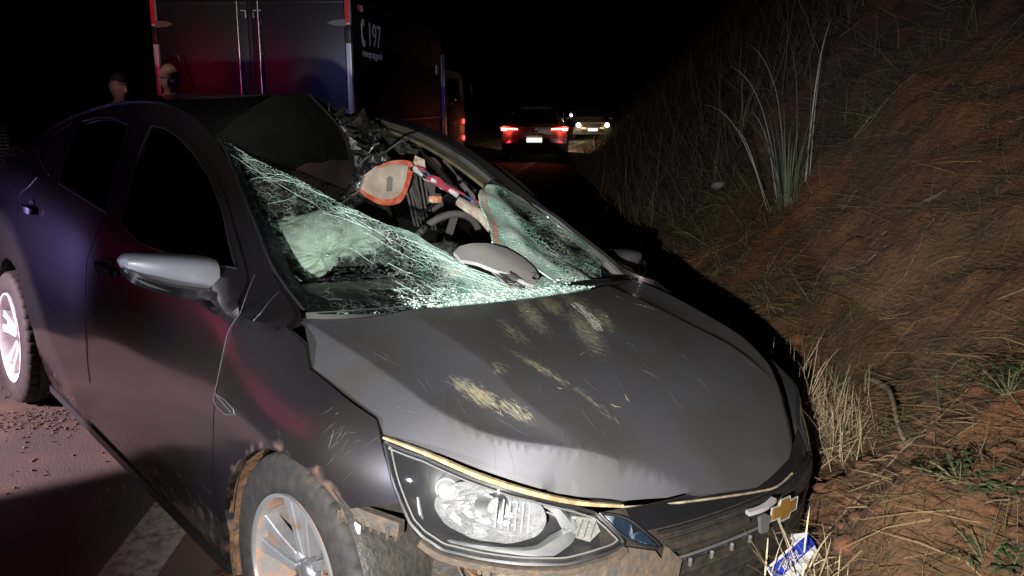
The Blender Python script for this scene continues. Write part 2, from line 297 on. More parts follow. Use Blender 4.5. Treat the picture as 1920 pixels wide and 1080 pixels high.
def tube(P, r, n=8, sm=0, flat=None, ref=None):
    """tube along a path; r number or list; flat=(w,h) gives a rectangular band"""
    P = smooth_path(P, sm) if sm else [Vector(p) for p in P]
    V = []; F = []; m = len(P); rr = r if isinstance(r, (list, tuple)) else [r] * m
    if len(rr) != m: rr = list(np.interp(np.linspace(0, 1, m), np.linspace(0, 1, len(rr)), rr))
    up = Vector(ref) if ref else Vector((0, 0, 1))
    prof = [(math.cos(2*math.pi*k/n), math.sin(2*math.pi*k/n)) for k in range(n)]
    if flat: prof = [(flat[0]/2*a, flat[1]/2*b) for a, b in ((-1,-1),(-.8,-1.0),(.8,-1),(1,-1),(1,1),(.8,1),(-.8,1),(-1,1))]; n = 8; 
    for i, p in enumerate(P):
        t = (P[min(i+1, m-1)] - P[max(i-1, 0)]).normalized(); s = t.cross(up)
        if s.length < 1e-4: s = t.cross(Vector((1, 0, .1)))
        s.normalize(); u = s.cross(t).normalized()
        for a, b in prof:
            k = rr[i] if not flat else (rr[i] if isinstance(r, (list, tuple)) else 1)
            V.append(p + s*a*k + u*b*k)
    for i in range(m - 1):
        for k in range(n): F.append((i*n+k, i*n+(k+1)%n, (i+1)*n+(k+1)%n, (i+1)*n+k))
    F.append(tuple(range(n-1, -1, -1))); F.append(tuple((m-1)*n+k for k in range(n)))
    return V, F
def lathe(prof, n=48, axis='y', c=(0, 0, 0), a0=0., a1=2*math.pi, rmod=None):
    """prof: list of (radius, along)"""
    V = []; F = []; m = len(prof); full = abs(a1 - a0 - 2*math.pi) < 1e-6; nn = n if full else n + 1
    for i in range(nn):
        a = a0 + (a1 - a0) * i / n
        for j, (r, h) in enumerate(prof):
            if rmod: r = r + rmod(i, j)
            if axis == 'y': V.append((c[0]+r*math.cos(a), c[1]+h, c[2]+r*math.sin(a)))
            elif axis == 'z': V.append((c[0]+r*math.cos(a), c[1]+r*math.sin(a), c[2]+h))
            else: V.append((c[0]+h, c[1]+r*math.cos(a), c[2]+r*math.sin(a)))
    for i in range(n):
        i2 = (i+1) % nn
        for j in range(m-1): F.append((i*m+j, i2*m+j, i2*m+j+1, i*m+j+1))
    return V, F
def prism(poly, h0, h1, fr=lambda a, b, h: (a, b, h)):
    """poly (list of 2-D) extruded; fr maps (a,b,h) to 3-D"""
    n = len(poly); V = [fr(a, b, h0) for a, b in poly] + [fr(a, b, h1) for a, b in poly]
    F = [tuple(range(n-1, -1, -1)), tuple(range(n, 2*n))] + [(i, (i+1) % n, n+(i+1) % n, n+i) for i in range(n)]
    return V, F
def grid(fn, nu, nv, thick=0.):
    V = []; F = []
    for i in range(nu+1):
        for j in range(nv+1): V.append(fn(i/nu, j/nv))
    for i in range(nu):
        for j in range(nv): a = i*(nv+1)+j; F.append((a, a+nv+1, a+nv+2, a+1))
    return V, F
def pip(P, poly):
    x, y = P; c = False; n = len(poly); j = n - 1
    for i in range(n):
        xi, yi = poly[i]; xj, yj = poly[j]
        if (yi > y) != (yj > y) and x < (xj-xi)*(y-yi)/(yj-yi)+xi: c = not c
        j = i
    return c
def pip_np(px, py, poly):
    c = np.zeros(px.shape, bool); n = len(poly); j = n-1
    for i in range(n):
        xi, yi = poly[i]; xj, yj = poly[j]
        if yi != yj:
            c ^= ((yi > py) != (yj > py)) & (px < (xj-xi)*(py-yi)/(yj-yi)+xi)
        j = i
    return c
def area(poly): return .5*sum(poly[i-1][0]*poly[i][1]-poly[i][0]*poly[i-1][1] for i in range(len(poly)))
def inset_poly(poly, d):
    if area(poly) < 0: poly = poly[::-1]
    n = len(poly); Q = []
    for i in range(n):
        a = Vector(poly[i-1]); b = Vector(poly[i]); c = Vector(poly[(i+1) % n])
        e1 = (b-a); e2 = (c-b)
        if e1.length < 1e-6 or e2.length < 1e-6: Q.append(tuple(b)); continue
        e1.normalize(); e2.normalize(); n1 = Vector((-e1.y, e1.x)); n2 = Vector((-e2.y, e2.x)); m = n1 + n2
        if m.length < .3: m = n1
        m = m / max(m.length_squared, .5) * 2 if False else m.normalized() / max(.5, m.normalized().dot(n1))
        Q.append(tuple(b + m*d))
    return Q
def densify(poly, h):
    Q = []
    for i in range(len(poly)):
        a = poly[i]; b = poly[(i+1) % len(poly)]; l = math.hypot(b[0]-a[0], b[1]-a[1]); k = max(1, int(math.ceil(l/h)))
        for t in range(k): Q.append((a[0]+(b[0]-a[0])*t/k, a[1]+(b[1]-a[1])*t/k))
    return Q
def panel(name, fn, poly, mat, parent, h=.03, holes=(), gap=.003, lip=.012, off=0., dirt=None, centre=(-1.4, 0, .6), smooth=True, inner=False, lines=()):
    """a sheet-metal panel: polygon in surface parameters, meshed, mapped, with a folded-in lip all round"""
    if area(poly) < 0: poly = poly[::-1]
    if gap: poly = inset_poly(poly, gap)
    B = densify(poly, h); HB = [densify(q if area(q) < 0 else q[::-1], h) for q in holes]
    xs = [p[0] for p in B]; ys = [p[1] for p in B]
    gx, gy = np.meshgrid(np.arange(min(xs)+h*.37, max(xs), h), np.arange(min(ys)+h*.41, max(ys), h)); gx = gx.ravel(); gy = gy.ravel()
    keep = pip_np(gx, gy, B)
    for q in HB: keep &= ~pip_np(gx, gy, q)
    gx = gx[keep]; gy = gy[keep]
    allb = np.array(B + [p for q in HB for p in q]); 
    if len(gx):
        d = np.full(len(gx), 9.)
        for k in range(0, len(allb), 64): d = np.minimum(d, np.min((gx[:, None]-allb[None, k:k+64, 0])**2+(gy[:, None]-allb[None, k:k+64, 1])**2, axis=1))
        ok = d > (h*.42)**2; gx = gx[ok]; gy = gy[ok]
    verts = [Vector(p) for p in allb.tolist()] + [Vector((a, b)) for a, b in zip(gx, gy)]
    edges = []; n0 = 0; LP = []
    for ln in lines:
        ln = [p for p in ln if pip(p, B)]
        LP.append(ln)
    for q in [B] + HB: edges += [(n0+i, n0+(i+1) % len(q)) for i in range(len(q))]; n0 += len(q)
    for ln in LP:
        b0 = len(verts); verts += [Vector(p) for p in ln]; edges += [(b0+i, b0+i+1) for i in range(len(ln)-1)]
    vo, eo, fo, ov, oe, of = delaunay_2d_cdt(verts, edges, [], 0, 1e-7)
    vo = [tuple(v) for v in vo]; cx = np.array([[sum(vo[i][0] for i in f)/3, sum(vo[i][1] for i in f)/3] for f in fo])
    k = pip_np(cx[:, 0], cx[:, 1], B)
    for q in HB: k &= ~pip_np(cx[:, 0], cx[:, 1], q)
    fo = [f for f, kk in zip(fo, k) if kk]
    C0 = Vector(centre); P = []; Nn = []; e = .002
    for a, b in vo:
        p = Vector(fn(a, b)); u = Vector(fn(a+e, b)) - Vector(fn(a-e, b)); v = Vector(fn(a, b+e)) - Vector(fn(a, b-e)); nn = u.cross(v)
        nn = nn.normalized() if nn.length > 1e-12 else Vector((0, 0, 1))
        if nn.dot(p-C0) < 0: nn = -nn
        P.append(p - nn*off); Nn.append(nn)
    F = []
    for f in fo:
        a, b, c = f
        if (P[b]-P[a]).cross(P[c]-P[a]).dot(Nn[a]) < 0: f = (a, c, b)
        F.append(tuple(f))
    # rims: directed boundary edges
    if lip:
        cnt = {}
        for f in F:
            for i in range(3):
                e2 = (f[i], f[(i+1) % 3]); cnt[e2] = 1
        bd = [e2 for e2 in cnt if (e2[1], e2[0]) not in cnt]; mp = {}
        for a, b in bd:
            for q in (a, b):
                if q not in mp: mp[q] = len(P); P.append(P[q]-Nn[q]*lip); vo.append(vo[q])
        F += [(b, a, mp[a], mp[b]) for a, b in bd]
    P = [DEF(p) for p in P]
    at = [dirt(*vo[i], P[i]) for i in range(len(P))] if dirt else None
    return obj(name, P, F, mat, parent, smooth, uv=vo, attr=at)
def DEF(p):
    """crushed far front corner"""
    x, y, z = p
    if y > .0 and x > -.4:
        k = sst(.05, .72, y); y -= .085*k*sst(-.25, .45, x); x -= .05*k*sst(.2, .7, x)
    return (x, y, z)
def text_mesh(name, body, size, mat, parent, mtx, extrude=.0005, align='LEFT', sx=1., offset=0.):
    c = bpy.data.curves.new(name, 'FONT'); c.body = body; c.size = size; c.extrude = extrude; c.align_x = align; c.offset = offset
    t = bpy.data.objects.new(name, c); COL.objects.link(t); dg = bpy.context.evaluated_depsgraph_get(); me = bpy.data.meshes.new_from_object(t.evaluated_get(dg))
    bpy.data.objects.remove(t); me.materials.clear(); me.materials.append(mat)
    for v in me.vertices: v.co = mtx @ Vector((v.co.x*sx, v.co.y, v.co.z))
    o = bpy.data.objects.new(name, me); COL.objects.link(o)
    if parent: o.parent = parent
    return o
def frame_mtx(o, x, y):
    x = Vector(x).normalized(); y = Vector(y); y = (y - x*y.dot(x)).normalized(); z = x.cross(y)
    return Matrix(((x.x, y.x, z.x, o[0]), (x.y, y.y, z.y, o[1]), (x.z, y.z, z.z, o[2]), (0, 0, 0, 1)))
# ================================================================= materials of the car
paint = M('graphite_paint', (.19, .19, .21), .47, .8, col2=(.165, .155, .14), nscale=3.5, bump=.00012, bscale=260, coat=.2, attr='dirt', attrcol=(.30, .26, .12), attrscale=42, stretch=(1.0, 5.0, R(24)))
paint_d = M('graphite_paint_shaded', (.06, .055, .065), .36, .88, col2=(.075, .06, .055), nscale=4, coat=.9, attr='dirt', attrcol=(.16, .085, .04), attrscale=22)  # darker copy of the hood paint for the less lit sides
black = M('black_plastic', (.012, .012, .013), .45, bump=.0003, bscale=300)
gloss_black = M('gloss_black', (.008, .008, .009), .16, spec=.6)
mudblack = M('muddy_black_plastic', (.014, .013, .012), .5, col2=(.045, .034, .024), nscale=40, nmix=(.3, .85), bump=.002, bscale=80)
mudmetal = M('muddy_metal', (.07, .065, .06), .5, .3, col2=(.15, .105, .065), nscale=50, nmix=(.3, .8), bump=.003, bscale=70)
mud = M('dried_mud', (.17, .085, .04), .95, col2=(.06, .035, .02), nscale=40, bump=.006, bscale=90)
chrome = M('chrome', (.80, .80, .82), .16, .7)
satin = M('satin_trim', (.32, .32, .32), .35, .8)
gold = M('gold_badge', (.26, .14, .025), .42, .35, col2=(.2, .12, .03), nscale=60)
rubber = M('tyre_rubber', (.014, .013, .012), .75, col2=(.040, .028, .020), nscale=34, nmix=(.42, .75), bump=.001, bscale=160)
rimface = M('machined_alloy', (.38, .38, .38), .34, .65, col2=(.33, .20, .12), nscale=16, nmix=(.56, .70))
rimgrey = M('grey_alloy', (.16, .155, .15), .42, .4, col2=(.26, .15, .09), nscale=12, nmix=(.42, .6))
rimmud = M('muddy_rim_barrel', (.34, .18, .11), .8, col2=(.20, .18, .16), nscale=10, nmix=(.42, .52), bump=.002, bscale=60)
tint = glass_mat('tinted_side_glass', (.02, .02, .022), .06)
clear = glass_mat('headlamp_lens', (.96, .97, .96), .06, .03)
straw_edge = M('straw_filled_seal', (.22, .16, .08), .75, col2=(.38, .29, .15), nscale=45, nmix=(.4, .6), bump=.002, bscale=200)
interior = M('dark_interior', (.012, .011, .011), .8, bump=.001, bscale=90)
seatcloth = M('seat_cloth', (.06, .055, .05), .85, col2=(.10, .09, .08), nscale=60, bump=.001, bscale=300)
grey_int = M('grey_interior_plastic', (.12, .115, .11), .6, bump=.0004, bscale=300)
airbagm = M('airbag_cloth', (.66, .70, .64), .9, col2=(.42, .46, .42), nscale=9, bump=.004, bscale=26)
headliner = M('dark_roof_lining', (.0035, .0035, .0035), .55, spec=.25, bump=.002, bscale=30)
rustlining = M('brown_stained_lining', (.035, .014, .009), .8, col2=(.005, .004, .004), nscale=6, nmix=(.4, .7), bump=.002, bscale=40)
crumplem = M('torn_metal', (.05, .05, .052), .38, .6, col2=(.16, .155, .15), nscale=9, nmix=(.5, .62), bump=.003, bscale=40)
foil = M('bent_bright_metal', (.52, .54, .55), .3, .8, col2=(.06, .06, .06), nscale=22, nmix=(.45, .55), bump=.004, bscale=60)
fine_scr = M('fine_scratches', (.13, .125, .12), .5, .4)
# ---- shattered windshield: clear dark laminate webbed with pale cracks
def crack_mat(name, base_dens, pink=False, axis=R(35)):
    m = bpy.data.materials.new(name); m.use_nodes = True; nt = m.node_tree; N = nt.nodes; L = nt.links; N.remove(N['Principled BSDF']); out = N['Material Output']
    uv = N.new('ShaderNodeTexCoord'); at = N.new('ShaderNodeAttribute'); at.attribute_name = 'dirt'
    def mth(op, a, b=None, cl=False):
        x = N.new('ShaderNodeMath'); x.operation = op; x.use_clamp = cl
        for i, v in enumerate((a, b)):
            if v is None: continue
            if isinstance(v, (int, float)): x.inputs[i].default_value = v
            else: L.new(v, x.inputs[i])
        return x.outputs[0]
    warp = N.new('ShaderNodeTexNoise'); warp.inputs['Scale'].default_value = 9; L.new(uv.outputs['UV'], warp.inputs['Vector'])
    vs = N.new('ShaderNodeVectorMath'); vs.operation = 'SCALE'; vs.inputs[3].default_value = .07; L.new(warp.outputs['Color'], vs.inputs[0])
    va = N.new('ShaderNodeVectorMath'); va.operation = 'ADD'; L.new(uv.outputs['UV'], va.inputs[0]); L.new(vs.outputs[0], va.inputs[1])
    total = None
    for sc, st, wd, rot in ((16, .16, .030, axis), (30, .35, .045, axis+.25), (60, .8, .10, 0.), (42, .13, .05, axis-.35)):
        r0 = N.new('ShaderNodeMapping'); r0.inputs['Rotation'].default_value = (0, 0, rot); L.new(va.outputs[0], r0.inputs[0])
        r1 = N.new('ShaderNodeMapping'); r1.inputs['Scale'].default_value = (st, 1, 1); L.new(r0.outputs[0], r1.inputs[0])
        v = N.new('ShaderNodeTexVoronoi'); v.voronoi_dimensions = '2D'; v.feature = 'DISTANCE_TO_EDGE'; v.inputs['Scale'].default_value = sc; L.new(r1.outputs[0], v.inputs['Vector'])
        th = mth('MULTIPLY', at.outputs['Fac'], wd)
        ln = mth('LESS_THAN', v.outputs['Distance'], th)
        total = ln if total is None else mth('MAXIMUM', total, ln)
    n1 = N.new('ShaderNodeTexNoise'); n1.inputs['Scale'].default_value = 130; n1.inputs['Detail'].default_value = 3; L.new(uv.outputs['UV'], n1.inputs['Vector'])
    n2 = N.new('ShaderNodeTexNoise'); n2.inputs['Scale'].default_value = 10; n2.inputs['Detail'].default_value = 5; L.new(uv.outputs['UV'], n2.inputs['Vector'])
    dn = mth('MULTIPLY', at.outputs['Fac'], .42); n12 = mth('MULTIPLY', n1.outputs['Fac'], .5); n22 = mth('MULTIPLY', n2.outputs['Fac'], .5)
    thr = mth('ADD', mth('ADD', n12, n22), dn); spk = mth('MULTIPLY', mth('SUBTRACT', thr, .80), 5.0, True)
    total = mth('MAXIMUM', total, spk)
    brk = N.new('ShaderNodeTexNoise'); brk.inputs['Scale'].default_value = 26; L.new(uv.outputs['UV'], brk.inputs['Vector'])
    bk = mth('MULTIPLY', mth('SUBTRACT', mth('ADD', brk.outputs['Fac'], mth('MULTIPLY', at.outputs['Fac'], .35)), .42), 5, True); total = mth('MULTIPLY', total, bk)
    cr = N.new('ShaderNodeValToRGB'); L.new(n2.outputs['Fac'], cr.inputs[0]); e = cr.color_ramp.elements
    if pink: e[0].position = .36; e[0].color = (.62, .34, .26, 1); e[1].position = .58; e[1].color = (.80, .74, .58, 1)
    else: e[0].position = .34; e[0].color = (.24, .50, .40, 1); e[1].position = .6; e[1].color = (.72, .90, .78, 1); q = e.new(.72); q.color = (.80, .78, .58, 1)
    df = N.new('ShaderNodeBsdfDiffuse'); L.new(cr.outputs[0], df.inputs[0]); gl = N.new('ShaderNodeBsdfGlossy'); gl.inputs['Roughness'].default_value = .25; gl.inputs['Color'].default_value = (.8, .95, .88, 1)
    bp = N.new('ShaderNodeBump'); bp.inputs['Distance'].default_value = .01; L.new(n1.outputs['Fac'], bp.inputs['Height']); L.new(bp.outputs[0], gl.inputs['Normal']); L.new(bp.outputs[0], df.inputs['Normal'])
    cm = N.new('ShaderNodeMixShader'); cm.inputs[0].default_value = .30; L.new(df.outputs[0], cm.inputs[1]); L.new(gl.outputs[0], cm.inputs[2])
    tr = N.new('ShaderNodeBsdfTransparent'); tr.inputs[0].default_value = (.82, .93, .87, 1); g2 = N.new('ShaderNodeBsdfGlossy'); g2.inputs['Roughness'].default_value = .05
    lo = N.new('ShaderNodeMixShader'); lo.inputs[0].default_value = .04; L.new(tr.outputs[0], lo.inputs[1]); L.new(g2.outputs[0], lo.inputs[2])
    mx = N.new('ShaderNodeMixShader'); L.new(total, mx.inputs[0]); L.new(lo.outputs[0], mx.inputs[1]); L.new(cm.outputs[0], mx.inputs[2]); L.new(mx.outputs[0], out.inputs[0]); return m
crack = crack_mat('shattered_windshield', 1.); crackp = crack_mat('shattered_folded_glass', 1., True)
crackline = M('glass_crack_edge', (.62, .80, .70), .3, spec=.8)
# ================================================================= the crashed car
car = empty('wrecked_sedan'); car.matrix_world = Matrix(D['carM'])
tag(car, 'dark grey crashed sedan with shattered windshield and torn roof, nose against the earth bank', 'car')
def Sn(s, z): x, y, q = S(abs(s), z); return (x, -y if s >= 0 else y, q)     # +s near side, -s far side
def Sf(s, z): x, y, q = S(s, z); return (x, y, q)
FN = {-1: lambda s, z: (lambda P: (P[0], -P[1], P[2]))(S(s, z)), 1: lambda s, z: S(s, z)}
def arch(cx, r, a0, a1, n=18): return [(s_of_x(cx + r*math.cos(a)), .31 + r*math.sin(a)) for a in np.linspace(a0, a1, n)]
# body shell: sills, pillars and quarters under the doors
shell = [(s_of_x(-.41), .17), (s_of_x(-2.24), .17)] + arch(-2.6, .372, -.1, math.pi+.1)[::1] + [(s_of_x(-2.99), .22), (SMAX-.02, .26), (SMAX-.02, 1.05)]
shell += [(s_of_x(x), z_rail(x)-.001) for x in (-3.6, -3.4, -3.2, -3.0, -2.85, -2.7, -2.5, -2.3, -2.1, -1.9, -1.7, -1.5, -1.35, -1.22, -1.09, -.97, -.85, -.73, -.62, -.5, -.36, -.24)] + [(s_of_x(-.24), .9), (s_of_x(-.34), .7)]
wh = [inset_poly(D[k], .012) for k in ('front_window', 'rear_window', 'quarter_window')]
def d_low(s, z, P): return .42 * max(0, 1 - (z-.15)/.40) + .24 + .10*float(fbm(s*2.2, z*3, 3, 6))
def d_fend(s, z, P):
    x = P[0]; r = math.hypot(x-.03, z-.38); return max(.25 * max(0, 1-(z-.2)/.5), .66 * math.exp(-((r-.33)/.022)**2), .36 * math.exp(-((r-.36)/.10)**2), .52*math.exp(-((z-.655)/.02)**2)*sst(.2, .3, x), .1)
for sg in (-1, 1):
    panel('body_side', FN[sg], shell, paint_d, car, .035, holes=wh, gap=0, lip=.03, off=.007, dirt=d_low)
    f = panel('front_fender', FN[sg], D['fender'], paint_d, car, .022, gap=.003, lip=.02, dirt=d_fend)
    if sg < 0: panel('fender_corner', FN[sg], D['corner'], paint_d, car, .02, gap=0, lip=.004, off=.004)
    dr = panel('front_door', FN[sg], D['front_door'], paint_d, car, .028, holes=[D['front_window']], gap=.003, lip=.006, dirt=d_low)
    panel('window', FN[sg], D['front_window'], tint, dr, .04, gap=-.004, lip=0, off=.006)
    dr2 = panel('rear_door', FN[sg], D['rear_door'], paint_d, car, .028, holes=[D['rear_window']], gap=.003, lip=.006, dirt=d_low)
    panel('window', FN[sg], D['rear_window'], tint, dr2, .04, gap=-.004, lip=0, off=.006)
    panel('quarter_window', FN[sg], D['quarter_window'], tint, car, .04, gap=-.004, lip=0, off=.004)
    # black window surrounds with a faint bright edge
    for nm, par in (('front_window', dr), ('rear_window', dr2), ('quarter_window', car)):
        q = D[nm]; q = densify(q if area(q) > 0 else q[::-1], .05); P = [FN[sg](*p) for p in inset_poly(q, .003)]
        obj('window_trim', *tube(P+[P[0]], .0045, 6), black, par)
    # bright rear edges of the window frames
    for a, b in (((226, 418), 0),): pass
    # door handles
    for nm, par in (('rhandle', dr2), ('fhandle', dr)):
        s0, z0 = D[nm][0]
        cup = lathe([(.001, .012), (.018, .010), (.026, .004), (.030, -.001)], 20, 'y')
        p = Vector(FN[sg](s0, z0))
        obj('handle_recess', [(p.x+v[0]*1.35, p.y+sg*(-abs(v[1])*.2+.0015), p.z+v[2]*1.05) for v in cup[0]], cup[1], black, par)
        hb = [p+Vector((dx, sg*dy, -.006+dz)) for dx, dy, dz in ((-.085, .006, -.004), (-.07, .022, -.002), (-.02, .030, 0), (.03, .030, 0), (.075, .020, -.002), (.09, .004, -.004))]
        obj('door_handle', *tube(hb, [.7, 1, 1.1, 1.1, 1, .7], 8, 4, flat=(.012, .024)), paint_d, par)
# painted highlights for the rear edge of each near window come later
# side moulding at the sill
for sg in (-1, 1):
    P = [Vector(FN[sg](s_of_x(x), .175)) for x in np.linspace(-.42, -2.22, 16)]
    obj('sill_moulding', *tube(P, 1, flat=(.02, .03)), black, car)
# roof, rear glass, boot lid
rl = [(x, -y_rail(x)) for x in (-1.12, -1.25, -1.4, -1.6, -1.8, -2.0, -2.2, -2.4, -2.6, -2.8, -3.0)]
def ROOFD(x, y):
    X, Y, Z = ROOF(x, y); k = sst(-2.1, -1.3, x)*sst(.0, .5, y); Z -= .10*k; Y -= .02*k
    Z += .025 * math.exp(-((x+1.5)/.22)**2-((y-.02)/.25)**2) + .006*k*float(fbm(x*9, y*9, 3)); return (X, Y, Z)
roofp = rl + [(-3.0, .63)] + [(x, y_rail(x)) for x in (-2.8, -2.6, -2.4, -2.2, -2.0, -1.9)] + [(-1.80, .45), (-1.66, .33), (-1.60, .18), (-1.5, .04), (-1.36, -.18), (-1.20, -.40)]
rgl = [(-2.46, -.44), (-2.46, .44), (-2.94, .52), (-2.94, -.52)]
rf = panel('roof', ROOFD, roofp, M('roof_paint', (.012, .012, .014), .3, .5, coat=.4), car, .035, holes=[rgl], gap=0, lip=.012)
panel('rear_glass', ROOFD, rgl, tint, car, .05, gap=0, lip=0, off=.003)
bt = [(-3.005, -.56), (-3.3, -.56), (-3.55, -.46), (-3.55, .46), (-3.3, .56), (-3.005, .56)]
panel('boot_lid', ROOFD, bt, paint_d, car, .04, gap=.002, lip=.02, dirt=lambda a, b, P: .3)
# hood
hn = D['hood']; hr = D['hoodrear']
near = [p for p in hn]; near[0] = (near[0][0], near[0][1])
front_far = [(x, -y) for x, y in near[::-1]][2:]
rear = [(-.245, -.655), (-.215, -.60), (-.165, -.48), (-.118, -.32), (-.092, -.15), (-.085, 0), (-.092, .15), (-.118, .32), (-.165, .48), (-.215, .60), (-.245, .655)]
hoodp = near + [(.748, 0)] + [(x, -y) for x, y in near[::-1]] + rear[::-1][1:-1]
blobs = [(-.02, .02, .14, .06, -.5, .60), (.12, .10, .16, .05, -.6, .58), (.02, -.10, .20, .05, -.50, .62), (.16, -.02, .24, .06, -.55, .60), (.10, -.24, .16, .05, -.3, .5), (.25, -.42, .06, .035, -.5, .5),
         (.30, -.53, .11, .036, .08, .70), (.40, -.50, .09, .028, .20, .62), (.30, -.32, .16, .022, .10, .60), (.45, -.30, .14, .022, .05, .52), (.56, -.36, .05, .02, .2, .4), (.0, .12, .18, .07, -.3, .55), (-.05, -.30, .10, .04, -.3, .42)]
def d_hood(x, y, P):
    v = .32 + .10*float(fbm(x*3, y*3, 2, 3))
    for cx, cy, a, b, th, w_ in blobs:
        dx = x-cx; dy = y-cy; u = (dx*math.cos(th)+dy*math.sin(th))/a; q = (-dx*math.sin(th)+dy*math.cos(th))/b
        v = max(v, (w_+.10)*math.exp(-(u*u+q*q)*.62))
    v = max(v, .30*sst(.1, .7, y), .5*math.exp(-((x-.2)/.06)**2-((y+.755)/.018)**2))
    return v
cre = []
for sy in (-1, 1):
    for d_ in (-.0025, .0025):
        cre.append([(x, sy*(h_yA(x)+d_)) for x in np.arange(-.25, .62, .012)]); cre.append([(x, sy*(h_yB(x)+d_)) for x in np.arange(-.1, .50, .012)])
hood = panel('hood', H, hoodp, paint, car, .014, lines=cre, gap=.003, lip=.02, dirt=d_hood, centre=(0, 0, 0))
# pale scrape from the broken corner of the glass down the hood
sc = []; scm = M('paint_scrape', (.62, .60, .55), .6, .2, col2=(.2, .18, .14), nscale=120)
for k in range(46):
    t0 = rng.uniform(0, .8); l = rng.uniform(.03, .12); o = rng.normal(0, .010)
    P = [Vector(H(-.02 + .21*t, .125 - .10*t + o + .004*math.sin(9*t+k), -.0012)) for t in np.linspace(t0, min(1, t0+l*4), 5)]
    sc.append(tube([DEF(p) for p in P], [.2, 1, .8, .2], 3, flat=(rng.uniform(.001, .004), .0006)))
tag(obj('scrape_marks', *join(sc), scm, hood), kind='stuff')
# stems and straw stuck to the hood
st = []
for k in range(12):
    b_ = blobs[rng.integers(0, len(blobs))]; x = b_[0]+rng.normal(0, b_[2]*.6); y = b_[1]+rng.normal(0, b_[2]*.35); a = b_[4]+rng.normal(0, .35); l = rng.uniform(.004, .014)
    P = [DEF(H(x+math.cos(a)*t*l, y+math.sin(a)*t*l+.004*t*t, -.0014)) for t in (-1, 0, 1)]
    st.append(tube(P, [.5, 1, .4], 3, flat=(.0009, .0005)))
tag(obj('straw_bits', *join(st), M('straw_bits', (.42, .36, .20), .9), hood), kind='stuff')
fs = []
for k in range(60):      # thin scratches running down the hood and over its shoulder
    x0 = rng.uniform(-.1, .6); y0 = rng.uniform(-.66, .45) if k % 3 else rng.uniform(-.72, -.55); a = rng.normal(-.15, .35); l = rng.uniform(.02, .11)
    if abs(y0) > .95-x0*.75: continue
    P = [DEF(H(x0+math.cos(a)*l*t, y0+math.sin(a)*l*t+.004*math.sin(t*5+k), -.0008)) for t in np.linspace(0, 1, 5)]
    if P[-1][0] < .62: fs.append(tube(P, [.3, 1, .6, .2], 3, flat=(rng.uniform(.0004, .0012), .0004)))
tag(obj('fine_scratches', *join(fs), fine_scr, hood), kind='stuff')
fs = []
for k in range(26):
    p0 = Vector((rng.normal(1.13, .05), rng.normal(.80, .03), 0)); a = rng.normal(-.9, .3); l = rng.uniform(.01, .05)
    if p0.y > .835: continue
    P = [Vector(FN[-1](p0.x+math.cos(a)*l*t, p0.y+math.sin(a)*l*t*.8))+Vector((0, -.001, .0006)) for t in np.linspace(0, 1, 4)]; fs.append(tube(P, [.4, 1, .3], 3, flat=(.001, .0005)))
tag(obj('scuff_marks', *join(fs), fine_scr, car), kind='stuff')
# added deck under the hood and inner sheets so that no light runs through
V, F = grid(lambda a, b: DEF((-.3+1.0*a, (b*2-1)*(.70-.30*a*a), .80-.16*a)), 12, 8); obj('under_hood_light_stop', V, F, interior, car)
for sg in (-1, 1):
    V, F = grid(lambda a, b: (lambda P: (P[0], P[1]-sg*.03, P[2]))(FN[sg](s_of_x(-.45-1.72*a), .20+.72*b)), 20, 8); obj('door_inner', V, F, interior, car)
V, F = grid(lambda a, b: (-.45-3.1*a, (b*2-1)*.80, .24), 4, 4); obj('floor_pan', V, F, interior, car)
V, F = grid(lambda a, b: (-.46, (b*2-1)*.74, .24+.62*a), 2, 4); obj('bulkhead', V, F, interior, car)
# black cowl below the glass
def cowlf(a, b):
    u = a*2-1; p = Vector(WS(u, .015)); yy = u*.655; q = Vector(H(np.interp(abs(yy), [0,.15,.32,.48,.6,.66], [-.08,-.087,-.113,-.16,-.21,-.24]), yy, .012)); v = p.lerp(q, b); v.z -= .018*math.sin(b*math.pi); return DEF(v)
obj('cowl_panel', *grid(cowlf, 40, 4), black, car)
# ================================================================= windshield
band_out = D['ws_out']; band_in = D['ws_in']
ngp = [D['ws_torn'][0]] + [(u, v) for u, v in D['ws_out'][1:]] + D['ws_bot'][::-1] + D['ws_torn'][::-1][:-1]
def jag(poly, amp, sd):
    q = densify(poly, .018); return [(a+amp*float(vnoise(i*.9, 3, sd)), b+amp*float(vnoise(i*.9, 9, sd))) for i, (a, b) in enumerate(q)]
torn = jag_t = [(a+.006*float(vnoise(i*.8, 3, 5)), b+.007*float(vnoise(i*.8, 9, 5))) for i, (a, b) in enumerate([p for k in range(len(D['ws_torn'])-1) for p in [tuple(np.array(D['ws_torn'][k])*(1-t)+np.array(D['ws_torn'][k+1])*t) for t in (0, .25, .5, .75)]])]
ngp = D['ws_out'][1:] + D['ws_bot'][::-1] + torn[::-1]
tl = np.array(D['ws_torn']); WOD = densify(D['ws_out'][:8], .03)[:-24]
